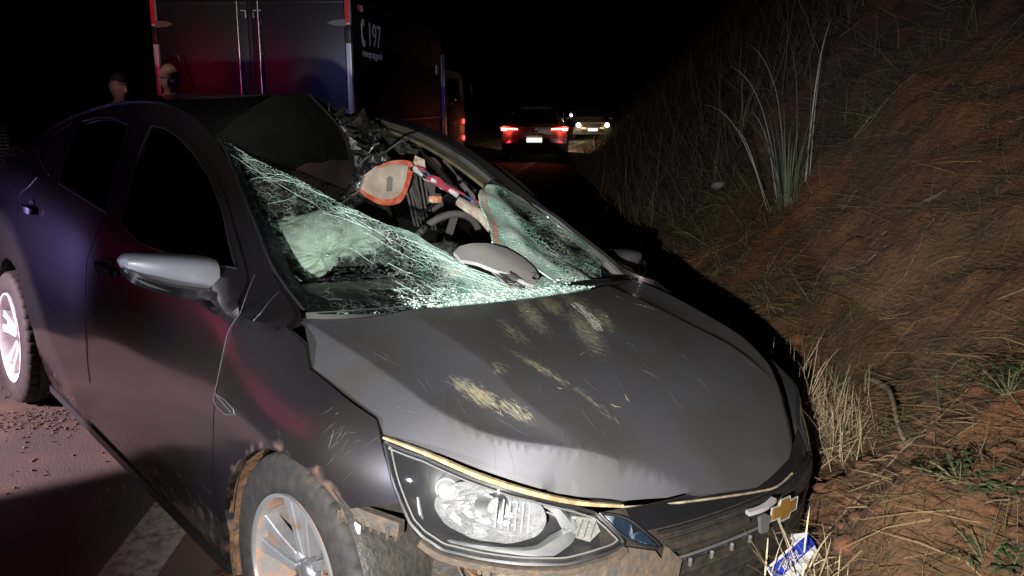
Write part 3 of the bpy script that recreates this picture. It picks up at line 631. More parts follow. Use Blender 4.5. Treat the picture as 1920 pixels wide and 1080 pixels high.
def d_near(u, v, P):
    d = np.min(np.hypot((tl[:, 0]-u)*.65, (tl[:, 1]-v)*.9)) if True else 0
    # distance to the torn polyline
    dm = 9
    for i in range(len(tl)-1):
        a = tl[i]; b = tl[i+1]; ab = b-a; t = np.clip(((u-a[0])*ab[0]+(v-a[1])*ab[1])/(ab@ab+1e-9), 0, 1); c = a+ab*t; dm = min(dm, math.hypot((c[0]-u)*.65, (c[1]-v)*.95))
    w_ = .16 + .85*math.exp(-dm/.055) * (0.45 + .55*sst(-.9, -.2, u))
    w_ += 1.9*sst(-.66, -.15, u)*math.exp(-max(0, v+.01)/.10) + 1.3*sst(-.45, .0, u)*math.exp(-dm/.12)
    eo = min(math.hypot((a_-u)*.65, (b_-v)*.95) for a_, b_ in WOD)
    w_ *= .12+.88*sst(.022, .055, eo) if u < -.6 or v > .1 else 1
    w_ *= 1 - .8*math.exp(-((u+.78)/.16)**2-((v-.12)/.16)**2)
    return w_
wsn = panel('windshield_glass', WS, ngp, crack, car, .016, gap=0, lip=.004, dirt=d_near, centre=(-1.4, 0, .4)); wsn['label'] = 'cracked lower half of the windshield, still in its frame'
band = D['ws_out'][1:] + D['ws_in'][::-1]
panel('windshield_frit', WS, band, gloss_black, wsn, .02, gap=-.002, lip=0, off=.003, centre=(-1.4, 0, .4))
farp = D['ws_far']; fp2 = []
for i, p in enumerate(densify(farp, .03)): fp2.append((p[0]+.007*float(vnoise(i*.9, 1, 8)), p[1]+.006*float(vnoise(i*.9, 5, 8))))
def d_far(u, v, P):
    return .50 + .80*(1-sst(0.25, .62, u-.25*v)) + 1.1*float(fbm(u*8, v*8, 3, 4)) + .3*math.exp(-max(v, 0)/.06)
def WSF(u, v):
    p = Vector(WS(u, v)); p.z -= .012*math.sin(u*21)*math.sin(v*17) ; return p
wsf = panel('windshield_glass', WSF, fp2, crack, car, .018, gap=0, lip=.005, dirt=d_far, centre=(-1.4, 0, .4)); wsf['label'] = 'crazed flap of windshield glass hanging by the far pillar'
roll = D['roll']
def rollf(a, b):
    P = smooth_path(roll, 8); i = a*(len(P)-1); k = int(min(i, len(P)-2)); p = P[k].lerp(P[k+1], i-k); t = b*math.pi*1.5-.4; r = .022+.008*a
    return (p.x+.006*float(fbm(a*9, b*5, 3))+r*.3*math.cos(t), p.y-r*math.cos(t), p.z+r*math.sin(t)-.012)
V, F = grid(rollf, 30, 14); obj('folded_glass_edge', V, F, crackp, wsf, uv=[(a/31*.5, b*.2) for a in range(31) for b in np.linspace(0, 1, 15)], attr=[1.5]*len(V))
# stained ragged inner margin of the flap (pinkish, laminate torn)
mg = [D['ws_far'][i] for i in (1, 2, 3, 4, 5, 6, 7)]; V = []; UVm = []
for i, (u, v) in enumerate(densify(mg, .02)[:26]):
    for k in range(5): V.append(WSF(u+.006+k*.016, v+.004*k+.004*float(vnoise(i, k)))); UVm.append((u+k*.016, v)); V[-1] = Vector(V[-1])+Vector((0, 0, .002))
nn = len(V)//5; F = [(i*5+k, (i+1)*5+k, (i+1)*5+k+1, i*5+k+1) for i in range(nn-1) for k in range(4)]
obj('stained_glass_margin', V, F, crackp, wsf, uv=UVm, attr=[1.9-.25*(i % 5) for i in range(len(V))])
# real crack lines standing on the glass
cl = []
for k in range(150):
    kind = rng.uniform()
    if kind < .62:
        t = rng.uniform(0, .95); i = t*(len(tl)-3); j = int(i); p = tl[j]*(1-(i-j))+tl[j+1]*(i-j); d = np.array([tl[j+1][0]-tl[j][0], tl[j+1][1]-tl[j][1]]); d /= np.linalg.norm(d); nrm = np.array([d[1], -d[0]]); nrm = nrm if nrm[1] < 0 else -nrm
        o = abs(rng.normal(0, .09)); p = p+nrm*o; a = rng.normal(.15, .25); dv = np.array([d[0]*math.cos(a)-d[1]*math.sin(a), d[0]*math.sin(a)+d[1]*math.cos(a)]); l = rng.uniform(.06, .34)
    else:
        p = np.array([rng.uniform(-.6, .05), rng.uniform(0, .10)]); a = rng.uniform(0, math.pi); dv = np.array([math.cos(a), math.sin(a)*.7]); l = rng.uniform(.02, .10)
    pts = []
    for s_ in np.linspace(0, 1, 7):
        q = p+dv*l*s_+np.array([.008*float(vnoise(s_*5, k)), .008*float(vnoise(s_*5, k+50))])
        if not pip(q, ngp): break
        pts.append(Vector(WS(q[0], q[1], -.0015)))
    if len(pts) > 2: cl.append(tube(pts, [.6, 1, .5], 3, flat=(rng.uniform(.0008, .0022), .0008)))
tag(obj('crack_lines', *join(cl), crackline, wsn), kind='stuff')
# glass crumbs along the lower edge
cr_ = []
for k in range(420):
    u = rng.uniform(-.6, .55); v = abs(rng.normal(0, .035)) - .008; p = Vector(WS(u, v, -.003)); s_ = rng.uniform(.002, .006)
    cr_.append(box(p.x, p.y, p.z, s_, s_*rng.uniform(.6, 1.4), s_*.7, 0, Matrix.Rotation(rng.uniform(0, 3), 3, 'Z') @ Matrix.Rotation(rng.uniform(-.6, .6), 3, 'X')))
tag(obj('glass_crumbs', *join(cr_), M('glass_crumbs', (.62, .80, .72), .15, spec=1.), wsn, smooth=False), kind='stuff')
# ================================================================= pillars
def ribbon(name, P, w_, th, mat, par=car, r=None, ref=(0, 0, 1)): return obj(name, *tube(P, r if r else 1, 8, 4, flat=(w_, th), ref=ref), mat, par)
fpp = D['farpillar']
pil = ribbon('a_pillar', fpp, .032, .03, M('pillar_grey', (.10, .10, .10), .4, .3, col2=(.13, .125, .09), nscale=8, bump=.0006, bscale=60), r=[1.3, 1, 1, 1, 1, 1.1, 1.2, 1.2]); pil['label'] = 'far windshield pillar, bent downward'
ribbon('pillar_seal', [Vector(p)+Vector((.012, -.016, .012)) for p in fpp[:7]], .008, .006, satin, pil)
ff = ribbon('door_window_frame', D['farframe'], .045, .03, M('frame_grey', (.055, .055, .06), .4, .4), r=[.35, .7, .9, 1, 1, .9])
ff['label'] = 'far front door window frame behind the pillar'
# inner olive trim strip of the far pillar, towards the roof
ribbon('pillar_trim', [Vector(p)+Vector((.01, -.05, -.012)) for p in fpp[4:]], .05, .012, M('olive_trim', (.12, .115, .07), .6, col2=(.2, .17, .09), nscale=18, bump=.002, bscale=50), pil)
# near A-pillar moulding along the glass
P = [Vector(WS(u-.012, v, -.001)) for u, v in D['ws_out'][:7]]
obj('windshield_moulding', *tube(P, .005, 6, 4), black, car)
# triangular cowl end / wiper by the far pillar foot
V, F = prism([(1., 0)], 0, 0) if False else join([tube([WS(.36, .012, -.012), WS(.55, -.005, -.014), WS(.80, -.03, -.016)], [.4, 1, .9], 8, 6, flat=(.045, .012))])
obj('wiper_cowl', V, F, gloss_black, car)
obj('cowl_end_cap', *tube([fpp[0], Vector(fpp[0]).lerp(Vector(fpp[1]), .5), fpp[1]], [.5, 1, 1], 8, 4, flat=(.05, .02)), grey_int, car)
# ================================================================= torn roof front
re_ = [Vector(p) for p in D['roofedge'][1:]]; re_ = smooth_path(re_, 4); ne = len(re_)
r0 = smooth_path([Vector((-1.10, -.555, 1.352)), Vector((-1.08, -.545, 1.31)), Vector((-1.04, -.52, 1.25)), Vector((-.98, -.49, 1.16)), Vector((-.92, -.45, 1.05))], 6)
def lipf(a, b):
    i = b*(ne-1); k = int(min(i, ne-2)); q = re_[k].lerp(re_[k+1], i-k); i = b*(len(r0)-1); k = int(min(i, len(r0)-2)); p = r0[k].lerp(r0[k+1], i-k)
    v = p.lerp(q, a); bul = math.sin(a*math.pi)*math.sin(min(b*1.2, 1)*math.pi)
    v.x += .03*bul; v.z += .055*math.sin(a*math.pi)*(1-b)**1.5 + .022*float(fbm(a*5, b*5, 4, 9))*math.sin(a*math.pi); return v
V, F = grid(lambda a, b: lipf(a, b*.60), 30, 18); rl_ = obj('peeled_roof_sheet', V, F, headliner, car); rl_['label'] = 'roof sheet bent down into the cabin'
V, F = grid(lambda a, b: lipf(a, .60+b*.40), 30, 14); obj('hanging_roof_lining', V, F, rustlining, rl_)
obj('torn_sheet_edge', *tube(re_, .006, 6), black, rl_)
# join between roof edge and the peeled sheet
def jn(a, b):
    q = lipf(a, 0.); x = np.interp(a, [0, 1], [-1.12, -1.50]); y = np.interp(a, [0, 1], [-.545, .03]); p = Vector(ROOFD(x-.06, y)); v = p.lerp(q, b); return v
obj('roof_header', *grid(jn, 24, 4), headliner, rl_)
def crumple(name, A, B, C_, D_, amp, fr, mat, sd, n=26, par=car):
    A, B, C_, D_ = map(Vector, (A, B, C_, D_)); nrm = (B-A).cross(D_-A).normalized()
    def f(a, b):
        p = A.lerp(B, a).lerp(D_.lerp(C_, a), b); k = 1-abs(float(fbm(a*fr+sd, b*fr*1.4, 4, sd)))*2
        k2 = float(vnoise(a*fr*.7+b*3, b*2.1+sd, sd+3)); return p+nrm*amp*(k+k2)+Vector((0, 0, .02*float(vnoise(a*6, 3, sd))*(1 if b > .9 or b < .1 else 0)))
    V, F = grid(f, n, n); o = obj(name, V, F, mat, par, smooth=True); o.data.set_sharp_from_angle(angle=R(20)); return o
at_ = lambda x, y, z: Vector((x, y, z))
crumple('crumpled_roof_metal', (-1.52, .03, 1.475), (-1.62, .42, 1.455), (-1.35, .30, 1.33), (-1.25, .06, 1.28), .028, 3.2, crumplem, 3)
crumple('crumpled_roof_metal', (-1.30, .055, 1.34), (-1.42, .33, 1.35), (-1.15, .20, 1.25), (-1.15, .02, 1.18), .022, 4.2, crumplem, 9)
crumple('bent_header_rail', (-1.24, .06, 1.25), (-1.26, .24, 1.315), (-1.10, .20, 1.29), (-1.10, .0, 1.18), .02, 5, foil, 14)
crumple('bent_header_rail', (-1.40, .20, 1.37), (-1.44, .30, 1.38), (-1.30, .29, 1.30), (-1.27, .20, 1.29), .02, 5, foil, 21, 16)
crumple('torn_lining', (-1.62, .30, 1.46), (-1.70, .47, 1.43), (-1.30, .50, 1.28), (-1.25, .34, 1.30), .018, 4, M('olive_lining', (.07, .075, .055), .8, bump=.003, bscale=50), 27)
for k in range(7):
    a = rng.uniform(0, 1); P0 = Vector((-1.12-.2*rng.uniform(), .0+.25*rng.uniform(), 1.20+.12*rng.uniform())); P1 = P0+Vector((rng.uniform(-.05, .08), rng.uniform(.04, .16), rng.uniform(-.02, .08)))
    obj('torn_strut', *tube([P0, P0.lerp(P1, .5)+Vector((0, 0, .015)), P1], rng.uniform(.003, .008), 6, 4), foil if k % 2 else crumplem, car)
for k in range(26):
    i = rng.integers(7, len(re_)-1); p = re_[i]+Vector((rng.normal(0, .01), rng.uniform(0, .03), rng.normal(0, .008))); d_ = Vector((rng.uniform(-.02, .05), rng.uniform(.01, .10), rng.uniform(-.05, .03))); q_ = p+d_; r_ = p+Vector((rng.uniform(-.02, .02), rng.uniform(-.01, .03), -rng.uniform(.02, .06)))
    m_ = (p+q_+r_)/3+Vector((.012, 0, .008)); V = [p, q_, r_, m_]; obj('torn_shred', V, [(0, 1, 3), (1, 2, 3), (2, 0, 3), (0, 2, 1)], (crumplem, foil, black, crumplem)[k % 4], rl_, smooth=False)
crumple('crumpled_roof_metal', (-1.44, .06, 1.46), (-1.56, .30, 1.47), (-1.42, .34, 1.40), (-1.33, .08, 1.40), .03, 3.4, crumplem, 33)
crumple('torn_lining', (-1.20, .02, 1.24), (-1.22, .16, 1.24), (-1.08, .10, 1.12), (-1.10, -.04, 1.10), .02, 4.5, MATS['torn_metal'], 41, 18)
# sun visor with a red stained rim
vp = [Vector(p) for p in D['visor']]; vc = sum(vp, Vector())/len(vp)
vm = M('visor_cloth', (.40, .33, .27), .85, col2=(.52, .44, .36), nscale=20, bump=.001, bscale=120); vr = M('visor_red_rim', (.50, .07, .035), .5, col2=(.62, .22, .14), nscale=30)
fr = [vc+(p-vc)*k+Vector((dx, 0, 0)) for k, dx in ((.86, .012),) for p in vp]
V = [vc+Vector((.014, 0, 0))]+fr+[vc+(p-vc)*1.0+Vector((-.004, 0, 0)) for p in vp]+[vc+(p-vc)*.9+Vector((-.014, 0, 0)) for p in vp]; n_ = len(vp)
F = [(0, 1+i, 1+(i+1) % n_) for i in range(n_)]+[(1+i, 1+n_+i, 1+n_+(i+1) % n_, 1+(i+1) % n_) for i in range(n_)]+[(1+n_+i, 1+2*n_+i, 1+2*n_+(i+1) % n_, 1+n_+(i+1) % n_) for i in range(n_)]+[tuple(1+2*n_+i for i in range(n_))]
vis = obj('sun_visor', V, F, vm, car); vis['label'] = 'sun visor with a red rim hanging in the hole'
obj('visor_rim', *tube(smooth_path([vc+(p-vc)*.97+Vector((.006, 0, 0)) for p in vp[2:]+vp[:1]], 4), [.3, .6, .9, 1, 1.3, 1.2, .8, .5], 8, flat=(.016, .02)), vr, vis)
obj('visor_label', *prism([(-.012, -.03), (.012, -.03), (.014, .02), (0, .03), (-.014, .02)], .0135, .0155, lambda a, b, h: (vc.x+h, vc.y+a+.01, vc.z+b)), M('label_grey', (.2, .18, .15), .8), vis)
obj('visor_arm', *tube([vp[0]+Vector((0, -.09, -.06)), vp[0]+Vector((0, -.03, -.02)), vp[0], vp[1]], .004, 6, 4), grey_int, vis)
# roof-rail harness: white, blue and red strands with tape
wp = [Vector(p) for p in D['wires']]
har = empty('wire_harness', parent=car)
for k, (m_, dz, r_) in enumerate(((M('white_sheath', (.62, .63, .66), .5), 0, .0085), (M('blue_wire', (.05, .12, .25), .4), .010, .0042), (M('red_wire', (.42, .05, .07), .4), .014, .0055), (M('pale_wire', (.5, .5, .5), .5), -.010, .0035), (M('dark_wire', (.02, .02, .03), .5), .004, .004))):
    P = [p+Vector((.009*math.sin(i*1.9+k*2), .003*math.cos(i*2+k), dz+.003*math.sin(i*2.6+k))) for i, p in enumerate(smooth_path(wp, 3))]
    obj('wire', *tube(P, r_, 8, 2), m_, har)
sp = smooth_path(wp, 5)
red = MATS['red_wire']
obj('red_tape', *tube(sp[5:13], .0125, 8), red, har)
for i in (4, 14, 19): obj('tape', *tube([sp[i], sp[i]+(sp[i+1]-sp[i]).normalized()*.012], .014, 10), black, har)
bk = D['bracket']; V, F = prism([(0, 0)]*3, 0, 0) if False else ([Vector(p)+Vector((d, 0, 0)) for d in (0, .004) for p in bk], [(3, 2, 1, 0), (4, 5, 6, 7), (0, 1, 5, 4), (1, 2, 6, 5), (2, 3, 7, 6), (3, 0, 4, 7)])
obj('white_bracket', V, F, M('bracket_cream', (.70, .64, .52), .6, col2=(.45, .25, .12), nscale=40), har, smooth=False)
rd = [Vector(p) for p in D['rod']]; obj('hanging_rod', *tube([rd[0], rd[0].lerp(rd[1], .5)+Vector((0, 0, -.006)), rd[1]], .006, 8, 4), black, car)
obj('orange_clip', *box(-.96, .285, 1.155, .03, .05, .03, .008), M('orange_clip', (.55, .18, .10), .5, col2=(.75, .6, .4), nscale=50), har)
# ================================================================= cabin
ab = D['airbag'][0]
def bagf(a, b):
    th = a*2*math.pi; ph = (b-.5)*math.pi; cx, cy, cz = ab; cz -= .005
    k = 1+.26*float(fbm(math.cos(th)*math.cos(ph)*3.6+3, math.sin(th)*math.cos(ph)*3+math.sin(ph)*2, 5, 2))-.16*abs(float(fbm(math.cos(th)*4+ph*3, math.sin(th)*4, 3, 7)))
    x = math.sin(ph)*.12; y = math.cos(ph)*math.cos(th)*.315; z = math.cos(ph)*math.sin(th)*.115
    if y > .06 and z < 0: z *= .55
    return (cx-.10+x*k, cy+y*k-.02+.03*z, cz+z*k+.02*math.sin(y*9)-.20*max(0, y)**1.2*.3)
V, F = grid(bagf, 72, 40); ag = obj('airbag', V, F, airbagm, car); ag['label'] = 'deployed pale passenger airbag'
seams = []
for k in range(9):
    a0 = rng.uniform(0, 1); P = [Vector(bagf((a0+.10*t) % 1, .30+.3*t+.1*math.sin(k)))*1.0+Vector((.004, 0, .002)) for t in np.linspace(0, 1, 8)]; seams.append(tube(P, .0018, 4, 2))
tag(obj('airbag_seams', *join(seams), M('airbag_seam', (.2, .22, .2), .9), ag), kind='stuff')
def dashf(a, b):
    y = (a*2-1)*.70; x = -.42-.46*b; return (x+.08*(1-(y/.7)**2), y, .885+.035*math.sin(b*2.6)+.025*math.exp(-((y-.36)/.16)**2-((b-.8)/.3)**2)-.07*max(0, b-.85)*6*.3)
dash = obj('dashboard', *grid(dashf, 40, 12), grey_int, car)
obj('dash_fascia', *grid(lambda a, b: (-.80-.06*b, (a*2-1)*.70, .90-.30*b), 10, 6), interior, dash)
obj('dash_vent_line', *tube([dashf(a, .2) for a in np.linspace(.05, .95, 20)], .004, 6), black, dash)
sc0 = Vector((-1.0, .37, .93)); ax = Vector((-.93, 0, .36)).normalized(); su = Vector((0, 1, 0)); sv = ax.cross(su)
ring = [sc0+(su*math.cos(t)+sv*math.sin(t))*.18 for t in np.linspace(0, 2*math.pi, 40)]
stw = obj('steering_wheel', *tube(ring, .015, 10), grey_int, car)
hub = [sc0+(su*a+sv*b)-ax*c for a, b, c in ((-.07, -.05, 0), (.07, -.05, 0), (.06, .05, 0), (-.06, .05, 0), (-.05, -.03, -.03), (.05, -.03, -.03), (.045, .03, -.03), (-.045, .03, -.03))]
obj('steering_hub', hub, [(0, 1, 5, 4), (1, 2, 6, 5), (2, 3, 7, 6), (3, 0, 4, 7), (4, 5, 6, 7)], grey_int, stw)
for a in (0, math.pi, -math.pi/2): obj('steering_spoke', *tube([sc0+(su*math.cos(a)+sv*math.sin(a))*.05, sc0+(su*math.cos(a)+sv*math.sin(a))*.175], 1, flat=(.03, .012)), grey_int, stw)
for yy in (-.36, .36):
    seat = empty('seat', parent=car)
    V, F = grid(lambda a, b: (-1.42-.28*b-.05*math.sin(a*math.pi)*0, yy+(a*2-1)*(.25-.05*b), .42+.66*b), 8, 10)
    o = obj('backrest', V, F, seatcloth, seat)
    sm = o.modifiers.new('t', 'SOLIDIFY'); sm.thickness = .12
    obj('seat_cushion', *box(-1.15, yy, .40, .50, .50, .16, .05), seatcloth, seat)
    obj('headrest', *box(-1.74, yy, 1.18, .10, .26, .17, .04), seatcloth, seat)
    for s_ in (-.05, .05): obj('headrest_post', *tube([(-1.70, yy+s_, 1.02), (-1.73, yy+s_, 1.14)], .006, 6), satin, seat)
obj('rear_seat', *box(-2.4, 0, .62, .18, 1.2, .62, .06, None), seatcloth, car)
# belts and ribbed trim seen through the hole
bl = D['belts']; beltm = M('belt_webbing', (.13, .125, .115), .7, bump=.0005, bscale=400)
for i, (A, B) in enumerate((((765, 325), (787, 410)), ((0, 0), (0, 0)))[:1]): pass
for i, j in ((0, 1), (2, 3), (4, 5), (6, 8)):
    A = Vector(bl[i]); B = Vector(bl[j]); m_ = A.lerp(B, .5)+Vector((0, .012*(-1)**i, 0))
    obj('seat_belt', *tube([A+(A-B)*.1, m_, B], 1, 8, 4, flat=(.030, .003), ref=(1, 0, 0)), beltm, car)
for k in range(7):
    A = Vector(bl[0]).lerp(Vector(bl[6]), k/6)+Vector((-.05, 0, .02)); B = Vector(bl[1]).lerp(Vector(bl[8]), k/6)+Vector((-.05, 0, -.04))
    obj('pillar_trim_rib', *tube([A, B], .006, 6), grey_int, car)
V, F = grid(lambda a, b: (-1.62-.05*math.sin(a*8), .18+.34*a, .78+.52*b), 16, 4); obj('folded_side_airbag', V, F, M('dark_curtain', (.045, .042, .038), .8, bump=.004, bscale=25), car)
# ================================================================= wheels
rearalloy = M('floodlit_alloy', (.72, .71, .72), .4, .25, col2=(.45, .38, .33), nscale=12, nmix=(.5, .7))  # rear alloy coloured paler than the front one to look floodlit
def wheel(name, x, y, sg, steer, parent):
    fr = name == 'front_wheel'; rf_m, rg_m, rb_m = (rimface, rimgrey, rimmud) if fr else (rearalloy, rearalloy, rearalloy)
    wq = empty(name, (x, y, .31), 0, parent); wq.rotation_euler = (0, 0, steer)
    o = sg      # outward sign along y
    hw = .0975
    prof = [(.205, o*-.085), (.212, o*-.095), (.245, o*-.102), (.285, o*-.098), (.303, o*-.086)]
    ys = [-.080, -.050, -.044, -.0165, -.0105, .0105, .0165, .044, .050, .080]
    gr = []
    tread = [(.306, -.080), (.3085, -.052), (.3015, -.051), (.3015, -.044), (.310, -.043), (.3105, -.018), (.3035, -.017), (.3035, -.0105), (.3108, -.0100), (.3108, .0100), (.3035, .0105), (.3035, .017), (.3105, .018), (.310, .043), (.3015, .044), (.3015, .051), (.3085, .052), (.306, .080)]
    prof += [(r_, o*h_) for r_, h_ in tread] + [(.303, o*.086), (.297, o*.093), (.285, o*.098), (.245, o*.103), (.222, o*.100), (.212, o*.096), (.207, o*.088)]
    nseg = 180; idx = [i for i, (r_, h_) in enumerate(prof) if r_ > .3045 and abs(h_) > .05] + [i for i, (r_, h_) in enumerate(prof) if .29 < r_ < .3045 and abs(h_) > .08]
    tv = lathe(prof, nseg, 'y', rmod=lambda i, j: -.0065 if (j in idx and i % 5 < 1) else (-.004 if (i % 6 == 0 and prof[j][0] > .3095) else 0))
    ty = obj('tyre', *tv, rubber, wq)
    rim = [(.207, o*.088), (.209, o*.094), (.2075, o*.099), (.200, o*.099), (.1955, o*.092), (.193, o*.075), (.185, o*.05), (.178, o*-.02), (.182, o*-.07), (.205, o*-.085)]
    ri = obj('rim', *lathe(rim, 96, 'y'), rb_m, wq)
    obj('rim_lip', *lathe([(.2085, o*.0945), (.2080, o*.1005), (.2000, o*.1005), (.1965, o*.0935)], 96, 'y'), rf_m, ri)
    sv_ = []
    for k in range(5):
        A = math.pi/2 + .12 + k*2*math.pi/5
        for s_ in (-1, 1):
            def pt(r_, a): return (r_*math.cos(A+a), r_*math.sin(A+a))
            P = [pt(.045, s_*.10), pt(.10, s_*.13), pt(.197, s_*.10+.0), pt(.199, s_*.30), pt(.13, s_*.32), pt(.06, s_*.52)]
            if s_ < 0: P = P[::-1]
            def fr_(a, b, h):
                rr = math.hypot(a, b); return (a, o*(h - .030*(1-rr/.2)**1.0 - .004), b)
            V, F = prism(P, .052, .088, fr_)
            V = [Vector(v) for v in V]
            sp_ = obj('spoke', V, F, rf_m, ri, smooth=False)
            sp_.modifiers.new('b', 'BEVEL').width = .003
            P2 = [pt(.06, s_*.0), pt(.10, s_*.03), pt(.192, s_*.02), pt(.192, s_*.12), pt(.10, s_*.14), pt(.05, s_*.12)]
            if s_ < 0: P2 = P2[::-1]
            V, F = prism(P2, .040, .070, fr_); obj('spoke_side', V, F, rg_m, ri, smooth=False)
    obj('hub_cap', *lathe([(.0005, o*.066), (.022, o*.065), (.030, o*.060), (.034, o*.050), (.060, o*.046), (.062, o*.03)], 32, 'y'), satin, ri)
    for k in range(4):
        a = math.pi/4+k*math.pi/2; obj('wheel_nut', *lathe([(.0005, o*.060), (.008, o*.060), (.010, o*.055), (.010, o*.040)], 12, 'y', (.048*math.cos(a), 0, .048*math.sin(a))), chrome, ri)
    obj('brake_disc', *lathe([(.05, o*.02), (.135, o*.02), (.135, o*.0), (.05, o*.0)], 48, 'y'), mudmetal, wq)
    obj('brake_backing', *lathe([(.001, o*-.02), (.176, o*-.02)], 40, 'y'), interior, wq)
    return wq
fw = wheel('front_wheel', .03, -.745, -1, 0, car); fw.location.z += .07; fw['label'] = 'near front wheel tucked up into the arch, mud on its rim'
wheel('front_wheel', 0., .72, 1, R(15), car)
wheel('rear_wheel', -2.62, -.765, -1, 0, car)['label'] = 'near rear wheel, brightly lit rim'
wheel('rear_wheel', -2.62, .765, 1, 0, car)
for x in (.045, -2.6):
    for sg in (-1, 1):
        pr_ = [(.385, sg*.835), (.392, sg*.80), (.392, sg*.50), (.05, sg*.48)]
        if x > 0 and sg < 0: pr_ = [(.338, -.835), (.350, -.80), (.350, -.50), (.05, -.48)]
        if x > 0 and sg > 0: pr_ = [(.385, .76), (.39, .70), (.39, .50), (.05, .48)]
        V, F = lathe(pr_, 40, 'y', (x-(.015 if x > 0 else 0), 0, .38 if (x > 0 and sg < 0) else .31), R(-20), R(200)); obj('wheel_liner', V, F, mudblack, car)
# muddy inner lip behind the front wheel
V, F = lathe([(.333, -.835), (.330, -.80), (.346, -.80), (.342, -.845)], 30, 'y', (.03, 0, .38), R(100), R(205), rmod=lambda i, j: .004*float(vnoise(i*.7, j, 3)))
obj('mud_flap_rim', V, F, mud, car)
# ================================================================= fender badge, mirrors
vq = D['vent']; bz = panel('side_badge', FN[-1], vq, gloss_black, car, .012, gap=0, lip=.002, off=-.002); bz['label'] = 'small chrome-rimmed badge on the near fender'
P = [Vector(FN[-1](*p))+Vector((0, -.003, 0)) for p in vq]; obj('badge_rim', *tube(P+[P[0]], .0020, 6), satin, bz)
for k in range(3):
    a = (np.array(vq[0])*(.75-.25*k)+np.array(vq[3])*(.25+.25*k)); obj('badge_bar', *tube([Vector(FN[-1](a[0]+.02, a[1]+.002))+Vector((0, -.003, 0)), Vector(FN[-1](a[0]-.012, a[1]-.004))+Vector((0, -.003, 0))], .0022, 6), satin, bz)
mirm = M('mirror_paint_lit', (.34, .34, .38), .40, .45, coat=.3)  # near cap coloured lighter than the far one to look lit
def mirror(sg, mat, lab):
    m_ = empty('side_mirror', parent=car); m_['label'] = lab
    # sections along the mirror: y outward
    st_ = [(1.018, 1.058, .008, .008), (1.005, 1.052, .030, .028), (.965, 1.042, .048, .042), (.905, 1.030, .060, .050), (.84, 1.018, .066, .055), (.79, 1.010, .068, .056), (.765, 1.006, .064, .052)]
    V = []; n = 20; F = []
    for y, z, hh, dd in st_:
        for k in range(n):
            t = 2*math.pi*k/n; c, s_ = math.cos(t), math.sin(t); c = math.copysign(abs(c)**.55, c); s_ = math.copysign(abs(s_)**.62, s_)
            V.append((-.625+dd*1.25*c*(1 if c > 0 else .7)-.02*(1.02-y)*0, sg*y, z-.004+hh*s_*.72))
    for i in range(len(st_)-1):
        for k in range(n): F.append((i*n+k, i*n+(k+1) % n, (i+1)*n+(k+1) % n, (i+1)*n+k))
    F += [tuple(range(n)), tuple((len(st_)-1)*n+k for k in range(n))]
    o = obj('mirror_shell', V, F, mat, m_)
    P = [(-.60, sg*1.015, 1.038), (-.565, sg*.985, 1.012), (-.548, sg*.92, .985), (-.540, sg*.85, .968), (-.535, sg*.79, .957)]
    obj('mirror_base_trim', *tube(P, [.5, 1, 1.2, 1.3, 1.3], 8, 5, flat=(.035, .022)), gloss_black, m_)
    obj('indicator_strip', *tube([Vector(p)+Vector((.018, 0, -.002)) for p in P], .0035, 6, 4), satin, m_)
    A = FN[sg](s_of_x(-.44), .935); obj('mirror_arm', *tube([(-.545, sg*.80, .950), (-.52, sg*.81, .945), (A[0], A[1]+sg*.004, A[2])], [1.4, 1.1, .8], 8, 5, flat=(.03, .012)), gloss_black, m_)
    obj('mirror_glass', *box(-.664, sg*.885, 1.018, .006, .17, .062, .015), chrome, m_)
    ln = [Vector((-.625+.0822*1., sg*(1.0-.2*t), 1.058-.075*t*t)) for t in np.linspace(0, 1, 8)]
    return m_
mirror(-1, mirm, 'near side mirror, painted pale as if lit')
mf = mirror(1, M('mirror_paint_shaded', (.13, .13, .15), .5, .3, col2=(.10, .095, .08), nscale=10), 'far side mirror')  # darker copy of the mirror paint for the less lit side
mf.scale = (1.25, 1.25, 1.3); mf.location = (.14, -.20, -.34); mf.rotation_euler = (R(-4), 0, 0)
for P in ([(512, 507)],): pass
# pale threads painted as light on the door/fender seams near the mirror foot
for pts in (((-.345, .80, .955), (-.36, .775, 1.0), (-.40, .735, 1.04)), ((-.29, .79, .945), (-.285, .772, .965), (-.30, .745, .985), (-.33, .70, 1.005))):
    obj('seam_glint', *tube([(x, -y-.004, z) for x, y, z in pts], .0010, 5, 4), satin, car)
EL = M('glint_grey', (.22, .21, .22), .35, .6)  # pale grey for thin threads that imitate light on panel edges
for pts, r_ in (((9, 8, 7), .0), ):
    pass
for key, r_ in (('gapF', .0010), ('gapB', .0009), ('winF', .0018), ('winR', .0018), ('winR2', .0022), ('winQ', .0022), ('gapR', .0010)):
    obj('edge_glint', *tube([Vector(FN[-1](*p))+Vector((0, -.0025, 0)) for p in D[key]], r_, 5, 4), EL, car)
